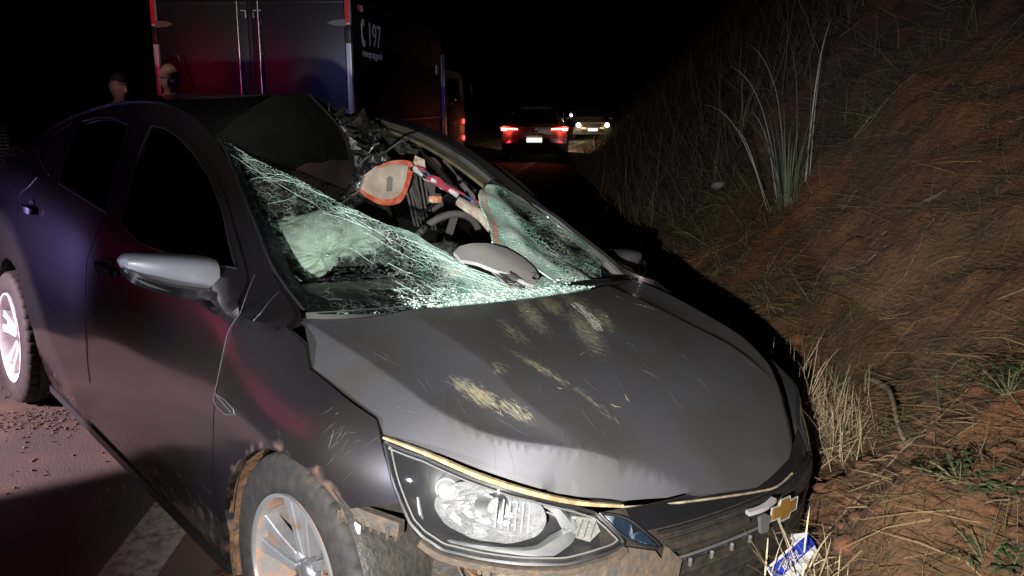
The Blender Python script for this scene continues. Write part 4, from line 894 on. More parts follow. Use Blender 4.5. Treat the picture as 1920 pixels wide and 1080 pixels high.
# ================================================================= headlights
def headlight(sg):
    h_ = empty('headlight', parent=car); fn = FN[sg]
    if sg < 0: h_['label'] = 'near headlight with a chrome boomerang trim, glaring in the torchlight'
    poly = D['headlight']
    inner = lambda o: (lambda s, z: (lambda P: (P[0], sg*P[1], P[2]))(S(s, z, o)))
    lens = panel('lens', fn, poly, clear, h_, .022, gap=.004, lip=.010, off=-.004)
    rimq = inset_poly(densify(poly, .03), .004); P = [Vector(DEF(fn(*p))) for p in rimq]
    obj('lens_rim', *tube(smooth_path(P+[P[0]], 3), .0055, 6), black, h_)
    P = [Vector(DEF(fn(*p)))+Vector((.0, 0, .004)) for p in inset_poly(densify(poly, .03), .014)]; obj('lens_edge_strip', *tube(smooth_path(P+[P[0]], 3), .0022, 6), grey_int, h_)  # thin grey line inside the lens rim
    def hs(s, z): # housing bowl
        p = inner(.004)(s, z); return p
    V = []; Fq = []; B = densify(inset_poly(poly, .005), .03); c0 = np.mean(np.array(B), 0); m_ = len(B); K = [(1, .004), (.93, .035), (.8, .065), (.5, .085), (.02, .09)]
    for k, o in K:
        for p in B: q = c0+(np.array(p)-c0)*k; V.append(DEF(inner(o)(q[0], q[1])))
    for i in range(len(K)-1):
        for j in range(m_): Fq.append((i*m_+j, i*m_+(j+1) % m_, (i+1)*m_+(j+1) % m_, (i+1)*m_+j))
    obj('lamp_housing', V, Fq, M('lamp_housing_grey', (.022, .022, .024), .3, spec=.6) if sg < 0 else MATS['lamp_housing_grey'], h_)
    # U-shaped chrome trim
    tr = D['head_chrome']; P = [Vector(DEF(inner(.03)(*p))) for p in tr]
    obj('chrome_trim', *tube(P, [.25, .35, .5, .7, .8, 1.5, 1.7, 1.5, 1.2, .8, .3], 8, 4, flat=(.012, .020)), M('bright_trim', (.75, .76, .78), .28, .85) if sg < 0 else MATS['bright_trim'], h_)
    P2 = [p+Vector((.004, -.003, -.012)) for p in P]; obj('trim_edge', *tube(P2, .0018, 6, 4), chrome, h_)
    if sg > 0: return
    # reflector with facets
    rc = D['head_refl'][0]; c = Vector(inner(.055)(rc[0], rc[1])); nrm = (c-Vector(inner(.09)(rc[0], rc[1]))).normalized(); U = Vector((0, 0, 1)).cross(nrm).normalized(); Wv = nrm.cross(U)
    V = []; F = []; n = 40; rings = 9
    for i in range(rings+1):
        for k in range(n):
            r_ = i/rings; a = 2*math.pi*k/n; fa = .0035*((k % 4) in (0, 1))*r_*(1 if i % 2 else -.6)
            dx = r_*.120*math.cos(a); dz = r_*.068*math.sin(a); V.append(c+U*dx+Wv*dz+nrm*(-.042+.055*r_*r_+fa))
    for i in range(rings):
        for k in range(n): F.append((i*n+k, i*n+(k+1) % n, (i+1)*n+(k+1) % n, (i+1)*n+k))
    rf_ = obj('reflector', V, F, M('reflector_chrome', (.9, .9, .92), .19, .9, bump=.003, bscale=70) if sg < 0 else MATS['reflector_chrome'], h_, smooth=False)
    V = []; F = []; b0 = lathe([(.0005, .010), (.008, .008), (.010, 0), (.010, -.03)], 16, 'y')
    obj('bulb', [c+U*v[0]+Wv*v[2]+nrm*(v[1]-.005) for v in b0[0]], b0[1], chrome, rf_)
    for k in range(6):   # vertical flutes on the inner half
        q = c+U*(.012+.014*k)*1+nrm*.004; obj('reflector_rib', *tube([q-Wv*.036+nrm*.006, q+Wv*.030+nrm*.002], .0022, 5), chrome, rf_)
    pc = D['head_proj'][0]; c2 = Vector(inner(.045)(pc[0], pc[1])); b1 = lathe([(.0005, .016), (.012, .013), (.020, .004), (.023, -.006), (.026, -.006), (.027, -.012), (.027, -.035)], 28, 'y')
    obj('projector_lamp', [c2+U*v[0]+Wv*v[2]+nrm*v[1] for v in b1[0]], b1[1], chrome, h_)
    tc_ = D['head_turn'][0]; c3 = Vector(inner(.035)(tc_[0], tc_[1])); V, F = prism([(-.035, -.020), (.025, -.028), (.045, .0), (.03, .028), (-.03, .022)], -.012, .006, lambda a, b, h: c3+U*a+Wv*b+nrm*h)
    tl_ = obj('turn_lamp', [DEF(v) for v in V], F, M('turn_reflector', (.42, .40, .38), .3, .7, bump=.002, bscale=120) if sg < 0 else MATS['turn_reflector'], h_, smooth=False)
    for k in range(5): obj('turn_lamp_rib', *tube([DEF(c3+U*(-.03+.014*k)+Wv*-.020+nrm*.007), DEF(c3+U*(-.022+.014*k)+Wv*.022+nrm*.007)], .0012, 5), satin, tl_)
    # straw-coloured seal between hood and lamp
    P = [Vector(DEF(fn(*p)))+Vector((.004, sg*.004, .003)) for p in D['seal']]
    if sg < 0: obj('lamp_seal', *tube(P, [.5, .8, 1, 1, .9, .5], 8, 6, flat=(.010, .010)), straw_edge, h_)
    up = panel('corner_lamp', fn, D['upper_lamp'], M('dark_blue_lens', (.012, .02, .035), .12, .2, col2=(.16, .20, .26), nscale=30, nmix=(.5, .62), bump=.004, bscale=60) if sg < 0 else MATS['dark_blue_lens'], h_, .015, gap=.001, lip=.006, off=.004)
    P = [Vector(DEF(fn(*p)))+Vector((.002, 0, .001)) for p in D['upper_lamp']]; obj('corner_lamp_rim', *tube(smooth_path(P+[P[0]], 3), .003, 6), black, up)
headlight(-1); headlight(1)
# ================================================================= nose: grille, bars, emblem, broken bumper
sN = .50
def front(name, z0, z1, mat, o0=.0, o1=0., s0=sN, s1=-.70, nz=6):
    def f(a, b):
        s_ = s0+(s1-s0)*a; z = z0+(z1-z0)*b; x, y, q = S(abs(s_), z, o0+(o1-o0)*b); return DEF((x, -y if s_ >= 0 else y, q))
    return obj(name, *grid(f, 44, nz), mat, car)
front('grille_panel', .40, .712, mudblack, .045, .006)
upn = front('nose_panel', .672, .712, gloss_black, .004, .004, .42)
def fbar(name, z, r, mat, o, s0, s1, flat=None, par=car):
    P = [DEF((lambda t: (t[0], -t[1] if s_ >= 0 else t[1], t[2]))(S(abs(s_), z+(.0), o))) for s_ in np.linspace(s0, s1, 26)]
    return obj(name, *tube(P, r if not flat else 1, 8, 1, flat=flat), mat, par)
fbar('grille_bar', .666, .0045, satin if False else black, .000, .36, -.5)
fbar('grille_bar', .652, .005, mudblack, .012, .34, -.5)
fbar('grille_bar', .628, .016, mudblack, .012, .33, .06)
fbar('grille_bar', .628, .016, mudblack, .012, -.10, -.6)
fbar('grille_bar', .602, .0035, satin, .004, .32, .02)
fbar('grille_bar', .590, .007, black, .014, .36, -.5)
for z in (.555, .515, .475, .435): fbar('grille_bar', z, .008, mudblack, .022+(.6-z)*.12, .40, -.5)
for k in range(4):
    s_ = .27-.07*k; P = S(s_, .588, .0); obj('grille_clip', *box(P[0], -P[1], P[2], .008, .008, .02, .002), satin, car)
lb = front('lower_bumper', .16, .40, mudblack, .03, .03, .62)
# tan strip along the hood lip
hl_ = [DEF(H(x, y, .006)) for x, y in D['hood'][9:] + [(.748, 0), (.752, .08), (.744, .18)]]
obj('hood_lip_strip', *tube(hl_, .0028, 6, 3), M('tan_edge', (.30, .24, .15), .8, col2=(.12, .1, .08), nscale=30), hood)
# emblem
eb = Vector((.798, .035, .648)); bow = [(-.085, -.018), (-.030, -.018), (-.024, -.032), (.036, -.032), (.042, -.018), (.085, -.018), (.085, .018), (.030, .018), (.024, .032), (-.036, .032), (-.042, .018), (-.085, .018)]
em = obj('emblem', *prism([(a*.62, b*.78) for a, b in bow], 0, .008, lambda a, b, h: (eb.x+h-.05*a*a*8-.12*a*0, eb.y+a, eb.z+b)), gold, car, smooth=False); em['label'] = 'gold cross-shaped nose emblem in a chrome frame'
P = [(eb.x+.006-.4*a*a*.6, eb.y+a*.68, eb.z+b*.92) for a, b in bow]
for i in range(12): obj('emblem_frame', *tube([P[i], P[(i+1) % 12]], .0022, 6), chrome, em)
fm = []
A = Vector((eb.x+.002, eb.y-.085, eb.z)); 
obj('chrome_bracket', *tube([A+Vector((-.012, -.055, .022)), A+Vector((-.002, -.02, .026)), A+Vector((0, .008, .03)), A+Vector((-.004, .04, .034))], 1, 8, 3, flat=(.014, .010)), chrome, em)
obj('chrome_bracket', *prism([(-.020, -.030), (.010, -.034), (.012, .004), (-.008, .016), (-.035, .014)], 0, .008, lambda a, b, h: A+Vector((h+.003, a, b))), satin, em, smooth=False)
# number plate, bent and half in the soil
p0, p1, p2 = map(Vector, D['plate'])
px_ = (p0-p1).normalized(); py_ = -(Vector((.075, -.02, -.10))).normalized(); mt = frame_mtx(p1+Vector((-.005, .01, -.030)), px_, py_)
def plf(a, b, h):
    if a > .185: k = a-.185; return mt @ Vector((.185+.25*k, b, h-.95*k))
    return mt @ Vector((a, b, h+.004*math.sin(a*30)))
def plate_sheet(name, a0, a1, b0, b1, h0, h1, mat, par):
    xs_ = sorted(set([a0, a1]+[x for x in (.06, .12, .185) if a0 < x < a1])); n_ = len(xs_); V = [plf(x, b, h) for x in xs_ for b, h in ((b0, h0), (b1, h0), (b1, h1), (b0, h1))]
    F = [(i*4+k, i*4+(k+1) % 4, (i+1)*4+(k+1) % 4, (i+1)*4+k) for i in range(n_-1) for k in range(4)]+[(0, 1, 2, 3), tuple((n_-1)*4+k for k in (3, 2, 1, 0))]; return obj(name, V, F, mat, par, smooth=False)
pl_ = plate_sheet('number_plate', 0, .40, -.13, 0, -.0015, 0, M('plate_white', (.62, .62, .64), .4, col2=(.35, .25, .18), nscale=14, nmix=(.55, .7)), car); pl_['label'] = 'white number plate with a blue band, bent into the soil'
plate_sheet('plate_band', .004, .396, -.036, -.004, .001, .002, M('plate_blue', (.01, .035, .36), .4), pl_)
obj('plate_rim', *tube([mt @ Vector((a, b, .002)) for a, b in ((0, -.13), (0, 0), (.18, 0))], .0025, 6), M('plate_rim', (.7, .7, .7), .4), pl_)
text_mesh('plate_text', 'BRASIL', .026, M('plate_letter_white', (.6, .6, .7), .5), pl_, mt @ Matrix.Translation((.04, -.030, .0065)))
text_mesh('plate_text', 'QOI5J', .085, M('plate_letter_dark', (.02, .02, .03), .5), pl_, mt @ Matrix.Translation((.008, -.122, .0065)), offset=.002, sx=.62)
# broken parts under the lamp: bracket rail, lamp mount, hoses, corner piece
brk = empty('bumper_bracket', parent=car)
P = [Vector(FN[-1](*p))+Vector((0, .012, -.010)) for p in ((s_of_x(.215), .648), (s_of_x(.29), .652), (s_of_x(.37), .652))]
obj('bracket_rail', *tube(P, 1, 8, 4, flat=(.02, .035)), mudmetal, brk)
for k in range(8):
    p = P[0].lerp(P[2], k/7.)+Vector((.0, -.012, -.014)); obj('bracket_tooth', *box(p.x, p.y, p.z, .008, .008, .02+.012*rng.uniform(), .002), mudmetal, brk)
p = P[0].lerp(P[2], .35)+Vector((.01, -.022, -.020)); obj('white_tag', *box(p.x, p.y, p.z, .020, .003, .020), M('white_tag', (.8, .8, .78), .5), brk, smooth=False)
fg = empty('lamp_mount', parent=car); g0 = Vector((.585, -.605, .535)); fx_ = frame_mtx(g0, (.62, .78, 0), (-.25, .1, .9))
disc = lathe([(.0005, 0), (.030, 0), (.032, .006), (.062, .006), (.070, -.004), (.075, -.03)], 40, 'z'); obj('mount_plate', [fx_ @ Vector((v[0]*1.25, v[1], v[2])) for v in disc[0]], disc[1], mudmetal, fg)
for a, b, r_ in ((-.045, .02, .014), (.03, -.01, .012), (.0, .035, .01), (.055, .02, .012)):
    t_ = lathe([(r_*.45, .012), (r_, .012), (r_*1.1, .004), (r_*1.1, -.01)], 20, 'z'); obj('mount_socket', [fx_ @ (Vector(v)+Vector((a, b, .006))) for v in t_[0]], t_[1], satin if a < 0 else mudmetal, fg)
obj('mount_arm', *tube([fx_ @ Vector(q) for q in ((.08, -.03, .01), (.10, .03, .02), (.07, .07, .015), (.0, .085, .01))], .008, 8, 5), satin, fg)
for k in range(9):
    a = Vector((.44+.06*rng.uniform(), -.70+.05*rng.uniform(), .50+.13*rng.uniform())); b = a+Vector((rng.uniform(-.02, .09), rng.uniform(-.03, .06), rng.uniform(-.12, .03)))
    obj('torn_bumper_strip', *tube([a, a.lerp(b, .5)+Vector((.015, -.01, .01)), b], 1, 8, 4, flat=(rng.uniform(.01, .03), .004)), mud if k % 2 else mudmetal, car)
# lower lamp edge, muddy, and corner of the torn bumper
P = [Vector(FN[-1](s_, z))+Vector((.004, -.004, -.006)) for s_, z in D['headlight'][4:12]]
obj('lamp_lower_flange', *tube(P, 1, 8, 4, flat=(.022, .014)), mudmetal, car)
crn = [(.50, .640), (.44, .650), (.37, .632), (.345, .60), (.40, .57), (.50, .56), (.62, .575), (.60, .61)]
panel('bumper_corner', FN[-1], crn, mudmetal, car, .02, gap=0, lip=.01, off=-.002)
panel('bumper_corner', FN[-1], [(.34, .636), (.30, .60), (.36, .45), (.42, .45), (.40, .56), (.352, .604)], mudmetal, car, .02, gap=0, lip=.01, off=-.006)
V, F = crumple.__wrapped__() if False else grid(lambda a, b: (.40+.20*a, -.70+.14*a-.04*b, .60-.42*b+.01*float(vnoise(a*5, b*7))), 10, 16); obj('bumper_liner', V, F, mudblack, car)
V, F = grid(lambda a, b: (.60+.14*a, -.52+.42*a, .58-.42*b), 10, 8); obj('radiator_shield', [(v[0]-.05, v[1]+.04, v[2]) for v in V], F, mudblack, car)
# dark clutter behind the torn corner
for k in range(14):
    a = Vector((rng.uniform(.35, .60), rng.uniform(-.66, -.48), rng.uniform(.30, .60))); obj('engine_bay_part', *box(a.x, a.y, a.z, rng.uniform(.02, .08), rng.uniform(.02, .06), rng.uniform(.02, .08), .006, Matrix.Rotation(rng.uniform(0, 2), 3, 'Z')), mudmetal if k % 3 else black, car)
# ================================================================= loose broken trim lying on the glass
def WSo(o): return lambda u, v: WS(u, v, o)
tr_ = empty('broken_trim_panel'); tr_.matrix_world = Matrix(D['carM']); tag(tr_, 'broken oval grey plastic cover lying on the shattered windshield', 'broken trim')
dq = D['debris']; cc = np.mean(np.array(dq), 0)
def dbf(u, v):
    p = Vector(WS(u, v, -.03)); d = math.hypot((u-cc[0])/.22, (v-cc[1])/.12); p.z -= .010*d*d; return p
panel('cover_plate', dbf, [(a+.003*float(vnoise(i*1.1, 2)), b) for i, (a, b) in enumerate(densify(dq, .02))], M('cover_grey', (.30, .29, .27), .5, col2=(.40, .39, .36), nscale=9, bump=.0008, bscale=120), tr_, .014, gap=0, lip=.012, centre=(-1.4, 0, .4))
for k in range(3):
    q = [(a+.006*float(vnoise(i*1.3, k*4+2, k)), b-.004*k+.007*float(vnoise(i*1.3, k*7, k))) for i, (a, b) in enumerate(densify(D['debris_low'], .02))]
    panel('torn_layer', lambda u, v, k=k: Vector(WS(u, v, -.020+.006*k))+Vector((0, 0, .008*math.sin(u*40+k*2))), q, (foil, black, grey_int)[k], tr_, .014, gap=0, lip=.004, centre=(-1.4, 0, .4))
# ================================================================= ground, road, earth bank
def terrain(name, xs, ys, fn, mat, kind='structure'):
    X, Y = np.meshgrid(xs, ys, indexing='ij'); Z = fn(X, Y); nx, ny = len(xs), len(ys)
    V = np.stack([X.ravel(), Y.ravel(), Z.ravel()], 1); i, j = np.meshgrid(np.arange(nx-1), np.arange(ny-1), indexing='ij'); a = (i*ny+j).ravel()
    F = np.stack([a, a+ny, a+ny+1, a+1], 1); me = bpy.data.meshes.new(name)
    me.vertices.add(len(V)); me.vertices.foreach_set('co', V.astype(np.float32).ravel()); me.loops.add(F.size); me.loops.foreach_set('vertex_index', F.astype(np.int32).ravel())
    me.polygons.add(len(F)); me.polygons.foreach_set('loop_start', np.arange(0, F.size, 4, dtype=np.int32)); me.polygons.foreach_set('use_smooth', np.ones(len(F), bool)); me.update(calc_edges=True)
    me.materials.append(mat); o = bpy.data.objects.new(name, me); COL.objects.link(o); tag(o, kind=kind); return o
soil = M('red_soil', (.140, .050, .018), .95, col2=(.072, .040, .017), nscale=1.1, nmix=(.36, .62), bump=.02, bscale=45, island=None)
asphalt = M('asphalt', (.058, .048, .044), .85, col2=(.13, .078, .056), nscale=1.4, nmix=(.42, .68), bump=.004, bscale=170)
def gz_lo(X, Y): return ground_z(X, Y) - .05*(SS(.3, .1, X-edge_x(Y)) if False else (1-SS(.1, .3, X-edge_x(Y))))
# coarse everywhere, fine where the camera is close
xs = np.unique(np.concatenate([np.linspace(-120, -10, 20), np.linspace(-10, -.6, 60), np.arange(-.6, 3.6, .022), np.arange(3.6, 8, .12), np.linspace(8, 60, 60)]))
ys = np.unique(np.concatenate([np.linspace(-20, .6, 12), np.arange(.6, 5.2, .024), np.arange(5.2, 12, .07), np.arange(12, 60, .5), np.linspace(60, 200, 50)]))
terrain('ground', xs, ys, gz_lo, soil)
rs = np.unique(np.concatenate([np.linspace(-9.5, -1, 30), np.linspace(-1, .26, 14)])); yr_ = np.unique(np.concatenate([np.linspace(-8, 1.5, 20), np.arange(1.5, 9, .08), np.arange(9, 60, .5), np.linspace(60, 150, 40)]))
def strip(name, r0, r1, n, lift, mat, y0=-8, y1=150):
    yy = yr_[(yr_ >= y0) & (yr_ <= y1)]; rr = np.linspace(r0, r1, n); V = []; F = []
    for y in yy:
        e = float(edge_x(y))
        for r in rr: V.append((e+r, y, float(ground_z(e+r, y, False))+lift))
    for i in range(len(yy)-1):
        for j in range(n-1): a = i*n+j; F.append((a, a+1, a+n+1, a+n))
    return obj(name, V, F, mat)
tag(strip('road', -8.2, .26, 36, .004, asphalt), kind='structure')
def line_mat(name, col):
    m = M(name, col, .75, bump=.003, bscale=170, coord='Object'); nt = m.node_tree; N = nt.nodes; L = nt.links; b = N['Principled BSDF']
    n = N.new('ShaderNodeTexNoise'); n.inputs['Scale'].default_value = 34; n.inputs['Detail'].default_value = 8; tc = N.new('ShaderNodeTexCoord'); L.new(tc.outputs['Object'], n.inputs['Vector'])
    r = N.new('ShaderNodeMapRange'); r.inputs['From Min'].default_value = .32; r.inputs['From Max'].default_value = .56; L.new(n.outputs['Fac'], r.inputs['Value'])
    x = N.new('ShaderNodeMix'); x.data_type = 'RGBA'; L.new(r.outputs[0], x.inputs[0]); x.inputs[6].default_value = (.15, .115, .085, 1); x.inputs[7].default_value = (*col, 1); L.new(x.outputs[2], b.inputs['Base Color']); return m
wl = line_mat('worn_white_paint', (.34, .31, .27)); yl = line_mat('worn_yellow_paint', (.40, .26, .06))
tag(strip('edge_line', -.10, .09, 4, .009, wl), kind='structure')
tag(strip('lane_line', -3.75, -3.63, 2, .009, yl), kind='structure'); tag(strip('lane_line', -3.55, -3.43, 2, .009, yl), kind='structure')
tag(strip('far_edge_line', -7.2, -7.08, 2, .009, wl), kind='structure')
# gravel, crumbs and leaf litter on the tarmac
def scatter_blades(name, n, pos, length, width, mat, up=(.1, .5), curve=.3, seed=1, stand=0.):
    g = np.random.default_rng(seed); P, L_ = pos(n, g), None
    n = len(P); le = g.uniform(*length, n); wd = g.uniform(*width, n); az = g.uniform(0, 2*np.pi, n); el = g.uniform(*up, n); cv = g.uniform(-curve, curve, n)
    d = np.stack([np.cos(az)*np.cos(el), np.sin(az)*np.cos(el), np.sin(el)], 1); s = np.stack([-np.sin(az), np.cos(az), np.zeros(n)], 1)
    if True:
        tw = g.uniform(-1, 1, n)[:, None]; s = s*np.sqrt(1-.6*tw**2)+np.array([0, 0, 1.])*tw*.75
    V = []; ks = [0, .5, 1.]
    for k in ks:
        c = P + d*(le*k)[:, None] + s*(cv*le*(k**2))[:, None]*.5 - np.array([0, 0, 1.])*((np.abs(cv)*.6*le*k*k*np.cos(el)))[:, None]
        w_ = (wd*(1-.75*k))[:, None]; V += [c-s*w_/2, c+s*w_/2]
    V = np.stack(V, 1).reshape(-1, 3); b = np.arange(n)*6; F = np.concatenate([np.stack([b+2*i, b+2*i+1, b+2*i+3, b+2*i+2], 1) for i in (0, 1)])
    me = bpy.data.meshes.new(name); me.vertices.add(len(V)); me.vertices.foreach_set('co', V.astype(np.float32).ravel()); me.loops.add(F.size); me.loops.foreach_set('vertex_index', F.astype(np.int32).ravel())
    me.polygons.add(len(F)); me.polygons.foreach_set('loop_start', np.arange(0, F.size, 4, dtype=np.int32)); me.update(calc_edges=True); me.materials.append(mat)
    o = bpy.data.objects.new(name, me); COL.objects.link(o); return o
carInv = Matrix(D['carM']).inverted()
def off_car(X, Y):
    """true where a point is not under the car"""
    M_ = np.array(carInv); a = M_[0, 0]*X+M_[0, 1]*Y+M_[0, 3]+M_[0, 2]*.3; b = M_[1, 0]*X+M_[1, 1]*Y+M_[1, 3]+M_[1, 2]*.3
    return (np.abs(b) > .80) | (a > .74) | (a < -3.6)
def bank_pos(x0, x1, y0, y1, dens=None, power=1., rmin=.9):
    def f(n, g):
        Y = y0+(y1-y0)*g.uniform(0, 1, n)**power; X = edge_x(Y)+rmin+(x1-rmin)*g.uniform(0, 1, n); c = fbm(X*1.3, Y*1.3, 3, 77)+g.uniform(-.35, .35, n)
        k = (c > (dens if dens is not None else -9)) & off_car(X, Y); X = X[k]; Y = Y[k]; return np.stack([X, Y, ground_z(X, Y)-.004], 1)
    return f
strawm = M('dry_straw', (.2, .15, .08), .9, island=[(.15, .10, .042), (.075, .042, .020), (.23, .17, .08), (.10, .056, .024), (.055, .033, .015)])
greenm = M('bank_grass', (.05, .07, .03), .8, island=[(.05, .075, .03), (.12, .11, .05), (.035, .05, .02), (.16, .13, .07)])
def lab(o, l, c): return tag(o, l, c, kind='stuff')
lab(scatter_blades('dry_straw', 110000, bank_pos(0, 5.4, .9, 6.5, -.22), (.03, .20), (.0018, .0055), strawm, (-.15, .35), .7, 1), 'dry straw littering the red earth bank', 'straw')
lab(scatter_blades('dry_straw', 34000, bank_pos(0, 7., 5, 16, -.15), (.08, .40), (.003, .009), strawm, (.0, .9), .6, 2), 'dry straw farther along the earth bank', 'straw')
lab(scatter_blades('bank_grass', 16000, bank_pos(0, 4.6, 1.2, 8., .05), (.03, .14), (.0015, .004), greenm, (.3, 1.3), .5, 3), 'short grass tufts growing on the bank', 'grass')
lab(scatter_blades('bank_grass', 26000, bank_pos(0, 9, 7, 40, -.2), (.15, .75), (.004, .012), M('tall_dry_grass', (.1, .08, .04), .9, island=[(.13, .10, .05), (.06, .055, .025), (.19, .15, .08), (.09, .05, .03)]), (.5, 1.45), .5, 4), 'tall dry grass up the far bank', 'grass')
lab(scatter_blades('verge_grass', 16000, bank_pos(0, 2.6, 3.2, 24, -.3, rmin=.75), (.04, .20), (.0015, .005), M('verge_grass', (.14, .12, .06), .9, island=[(.20, .18, .09), (.10, .10, .045), (.28, .24, .13)]), (.1, 1.2), .8, 5), 'dry grass on the verge at the foot of the bank', 'grass')
lab(scatter_blades('straw_mulch', 120000, bank_pos(0, 4.6, .9, 6.5, -.3), (.015, .06), (.002, .005), M('straw_mulch', (.1, .07, .04), .95, island=[(.13, .080, .034), (.065, .036, .016), (.17, .12, .055), (.085, .040, .016), (.045, .027, .012)]), (-.1, .5), .8, 15), 'short broken straw matted on the bank', 'straw')
# twigs
def tw_pos(n, g):
    return bank_pos(0, 5, 1., 7, -9)(n, g)
g = np.random.default_rng(12); P = tw_pos(240, g); tw = []
for p in P[:150]:
    a = g.uniform(0, 6.28); l = g.uniform(.08, .5); e = g.uniform(-.1, .35); q = []; 
    for t in np.linspace(0, 1, 5): x = p[0]+math.cos(a)*l*t+.02*math.sin(t*7+a); y = p[1]+math.sin(a)*l*t+.02*math.cos(t*5); q.append((x, y, float(ground_z(x, y))+.008+.05*math.sin(t*3)*e))
    tw.append(tube(q, [g.uniform(.0015, .004), .001], 5))
lab(obj('twigs', *join(tw), M('twig_bark', (.12, .08, .05), .9, col2=(.22, .17, .11), nscale=40)), 'thin dead twigs strewn over the bank', 'twigs')
# clods of red earth
def clod(g, x, y, z, s):
    bm = bmesh.new(); bmesh.ops.create_icosphere(bm, subdivisions=2, radius=1)
    o = g.uniform(0, 50); V = []
    for v in bm.verts: k = 1+.45*float(fbm(v.co.x*1.5+o, v.co.y*1.5+v.co.z*1.3, 3)); V.append((x+v.co.x*s*k*1.2, y+v.co.y*s*k, z+v.co.z*s*k*.7))
    F = [tuple(v.index for v in f.verts) for f in bm.faces]; bm.free(); return V, F
soilc = M('red_clods', (.125, .048, .022), .95, col2=(.08, .036, .018), nscale=18, bump=.006, bscale=60)
cl = []; P = bank_pos(0, 4.2, 1.1, 6, -9)(3600, g)
for p in P[:2600]: cl.append(clod(g, p[0], p[1], p[2], g.uniform(.003, .009)))
for k in range(120): a = g.uniform(0, 6.28); r_ = abs(g.normal(0, .22)); x = .93+r_*math.cos(a); y = 2.2+r_*1.3*math.sin(a); cl.append(clod(g, x, y, float(ground_z(x, y)), g.uniform(.006, .02)))
lab(obj('earth_clods', *join(cl), soilc), 'crumbs of red earth on the bank', 'earth clods')
G = D['ground']
for k, (nm, s_) in enumerate((('rock1', .032), ('rock2', .04), ('rockb', .06))):
    x, y, z = G[nm]; o = obj('earth_lump', *clod(g, x, y, z+.01, s_), soilc if k < 2 else M('pale_stone', (.22, .18, .14), .9, bump=.004, bscale=40))
    tag(o, ('fresh red earth lump beside the number plate', 'orange earth lump above the shadow of the hood', 'pale stone half sunk in the bank behind the far mirror')[k], 'earth lump' if k < 2 else 'stone')
rd_ = []; gm = M('road_grit', (.10, .07, .05), .9, col2=(.2, .13, .08), nscale=50)
for k in range(700):
    if k < 420: x = g.uniform(-2.9, -1.25); y = g.uniform(2.0, 4.6)
    else: x = g.normal(-2.05, .16); y = g.normal(3.62, .10)
    s_ = g.uniform(.0015, .006); rd_.append(box(x, y, float(ground_z(x, y, False))+.006+s_/3, s_*2, s_*1.4, s_, 0, Matrix.Rotation(g.uniform(0, 3), 3, 'Z')))
lab(obj('road_grit', *join(rd_), gm, smooth=False), 'grit and soil crumbs on the road by the rear wheel', 'grit')
def road_pos(n, g):
    X = np.concatenate([g.normal(-2.0, .2, n//2), g.uniform(-2.8, -1.3, n-n//2)]); Y = np.concatenate([g.normal(3.62, .07, n//2), g.uniform(2.2, 4.4, n-n//2)]); return np.stack([X, Y, ground_z(X, Y, False)+.009], 1)
lab(scatter_blades('road_litter', 230, road_pos, (.015, .07), (.0015, .004), M('road_litter', (.05, .03, .02), .9, island=[(.05, .03, .02), (.12, .07, .04)]), (0, .25), .8, 9), 'bits of straw and leaf on the tarmac', 'straw')
# ---- plants one can point at
def blade(P0, az, lean, l, w_, droop, n=9, pw=1):
    P0 = Vector(P0); V = []; F = []; s = Vector((-math.sin(az), math.cos(az), 0)); p = P0.copy(); e = lean
    for i in range(n):
        t = i/(n-1); d = Vector((math.cos(az)*math.cos(e), math.sin(az)*math.cos(e), math.sin(e))); ww = w_*(1-t)**.6*(.6+.8*min(t*3, 1)*.5); V += [p-s*ww/2, p+s*ww/2+Vector((0, 0, ww*.25))]
        p = p+d*l/(n-1); e -= droop/(n-1)*(1+1.5*t) if pw == 1 else droop/(n-1)*4*t**3
        if i: a = 2*i; F.append((a-2, a-1, a+1, a))
    return V, F
x, y, z = G['tall']; pg = empty('tall_grass_clump', (x, y, z-.03)); tag(pg, 'tall green grass clump with pale arching blades on the bank', 'grass clump')
tg = M('clump_blade_green', (.06, .12, .045), .6, island=[(.04, .075, .03), (.10, .12, .06), (.03, .05, .025)]); tp = M('clump_blade_pale', (.40, .40, .34), .7)
bl_ = []; 
for k in range(64): a = g.uniform(0, 6.28); r_ = g.uniform(0, .10); bl_.append(blade((r_*math.cos(a), r_*math.sin(a), 0), a, R(g.uniform(72, 92)), g.uniform(.25, .75), g.uniform(.006, .012), g.uniform(.05, .5)))
tag(obj('green_blades', *join(bl_), tg, pg), kind='stuff')
for dx, az, ln, l, dr in ((-.02, 180, 76, .95, 1.0), (.0, 178, 83, 1.02, .9), (-.10, 183, 66, .78, 1.1), (.10, 20, 88, 1.12, .35), (.05, 175, 88, .95, .3), (.13, 10, 90, .90, .15), (-.05, 185, 78, .62, .7), (.12, 170, 89, .98, .25), (-.12, 190, 70, .55, .5)):
    obj('pale_blade', *blade((dx, 0, 0), R(az), R(ln), l*1.05, .017, dr*1.3, 16, 3), tp, pg)
q = []
for k in range(160): a = g.uniform(0, 6.28); r_ = abs(g.normal(0, .13)); q.append(blade((r_*math.cos(a), r_*math.sin(a)*.8, .02+r_*.3*math.cos(a)), g.uniform(0, 6.28), R(g.uniform(-5, 70)), g.uniform(.08, .34), g.uniform(.004, .009), g.uniform(.2, 2.4), 7))
tag(obj('dead_litter', *join(q), strawm, pg), kind='stuff')
for k in range(5): q = blade((.10+.02*k, -.03, .02), R(g.uniform(0, 360)), R(75), .22, .012, 1.3); obj('dry_blade', *q, M('clump_dry', (.32, .24, .15), .8) if k == 0 else MATS['clump_dry'], pg)
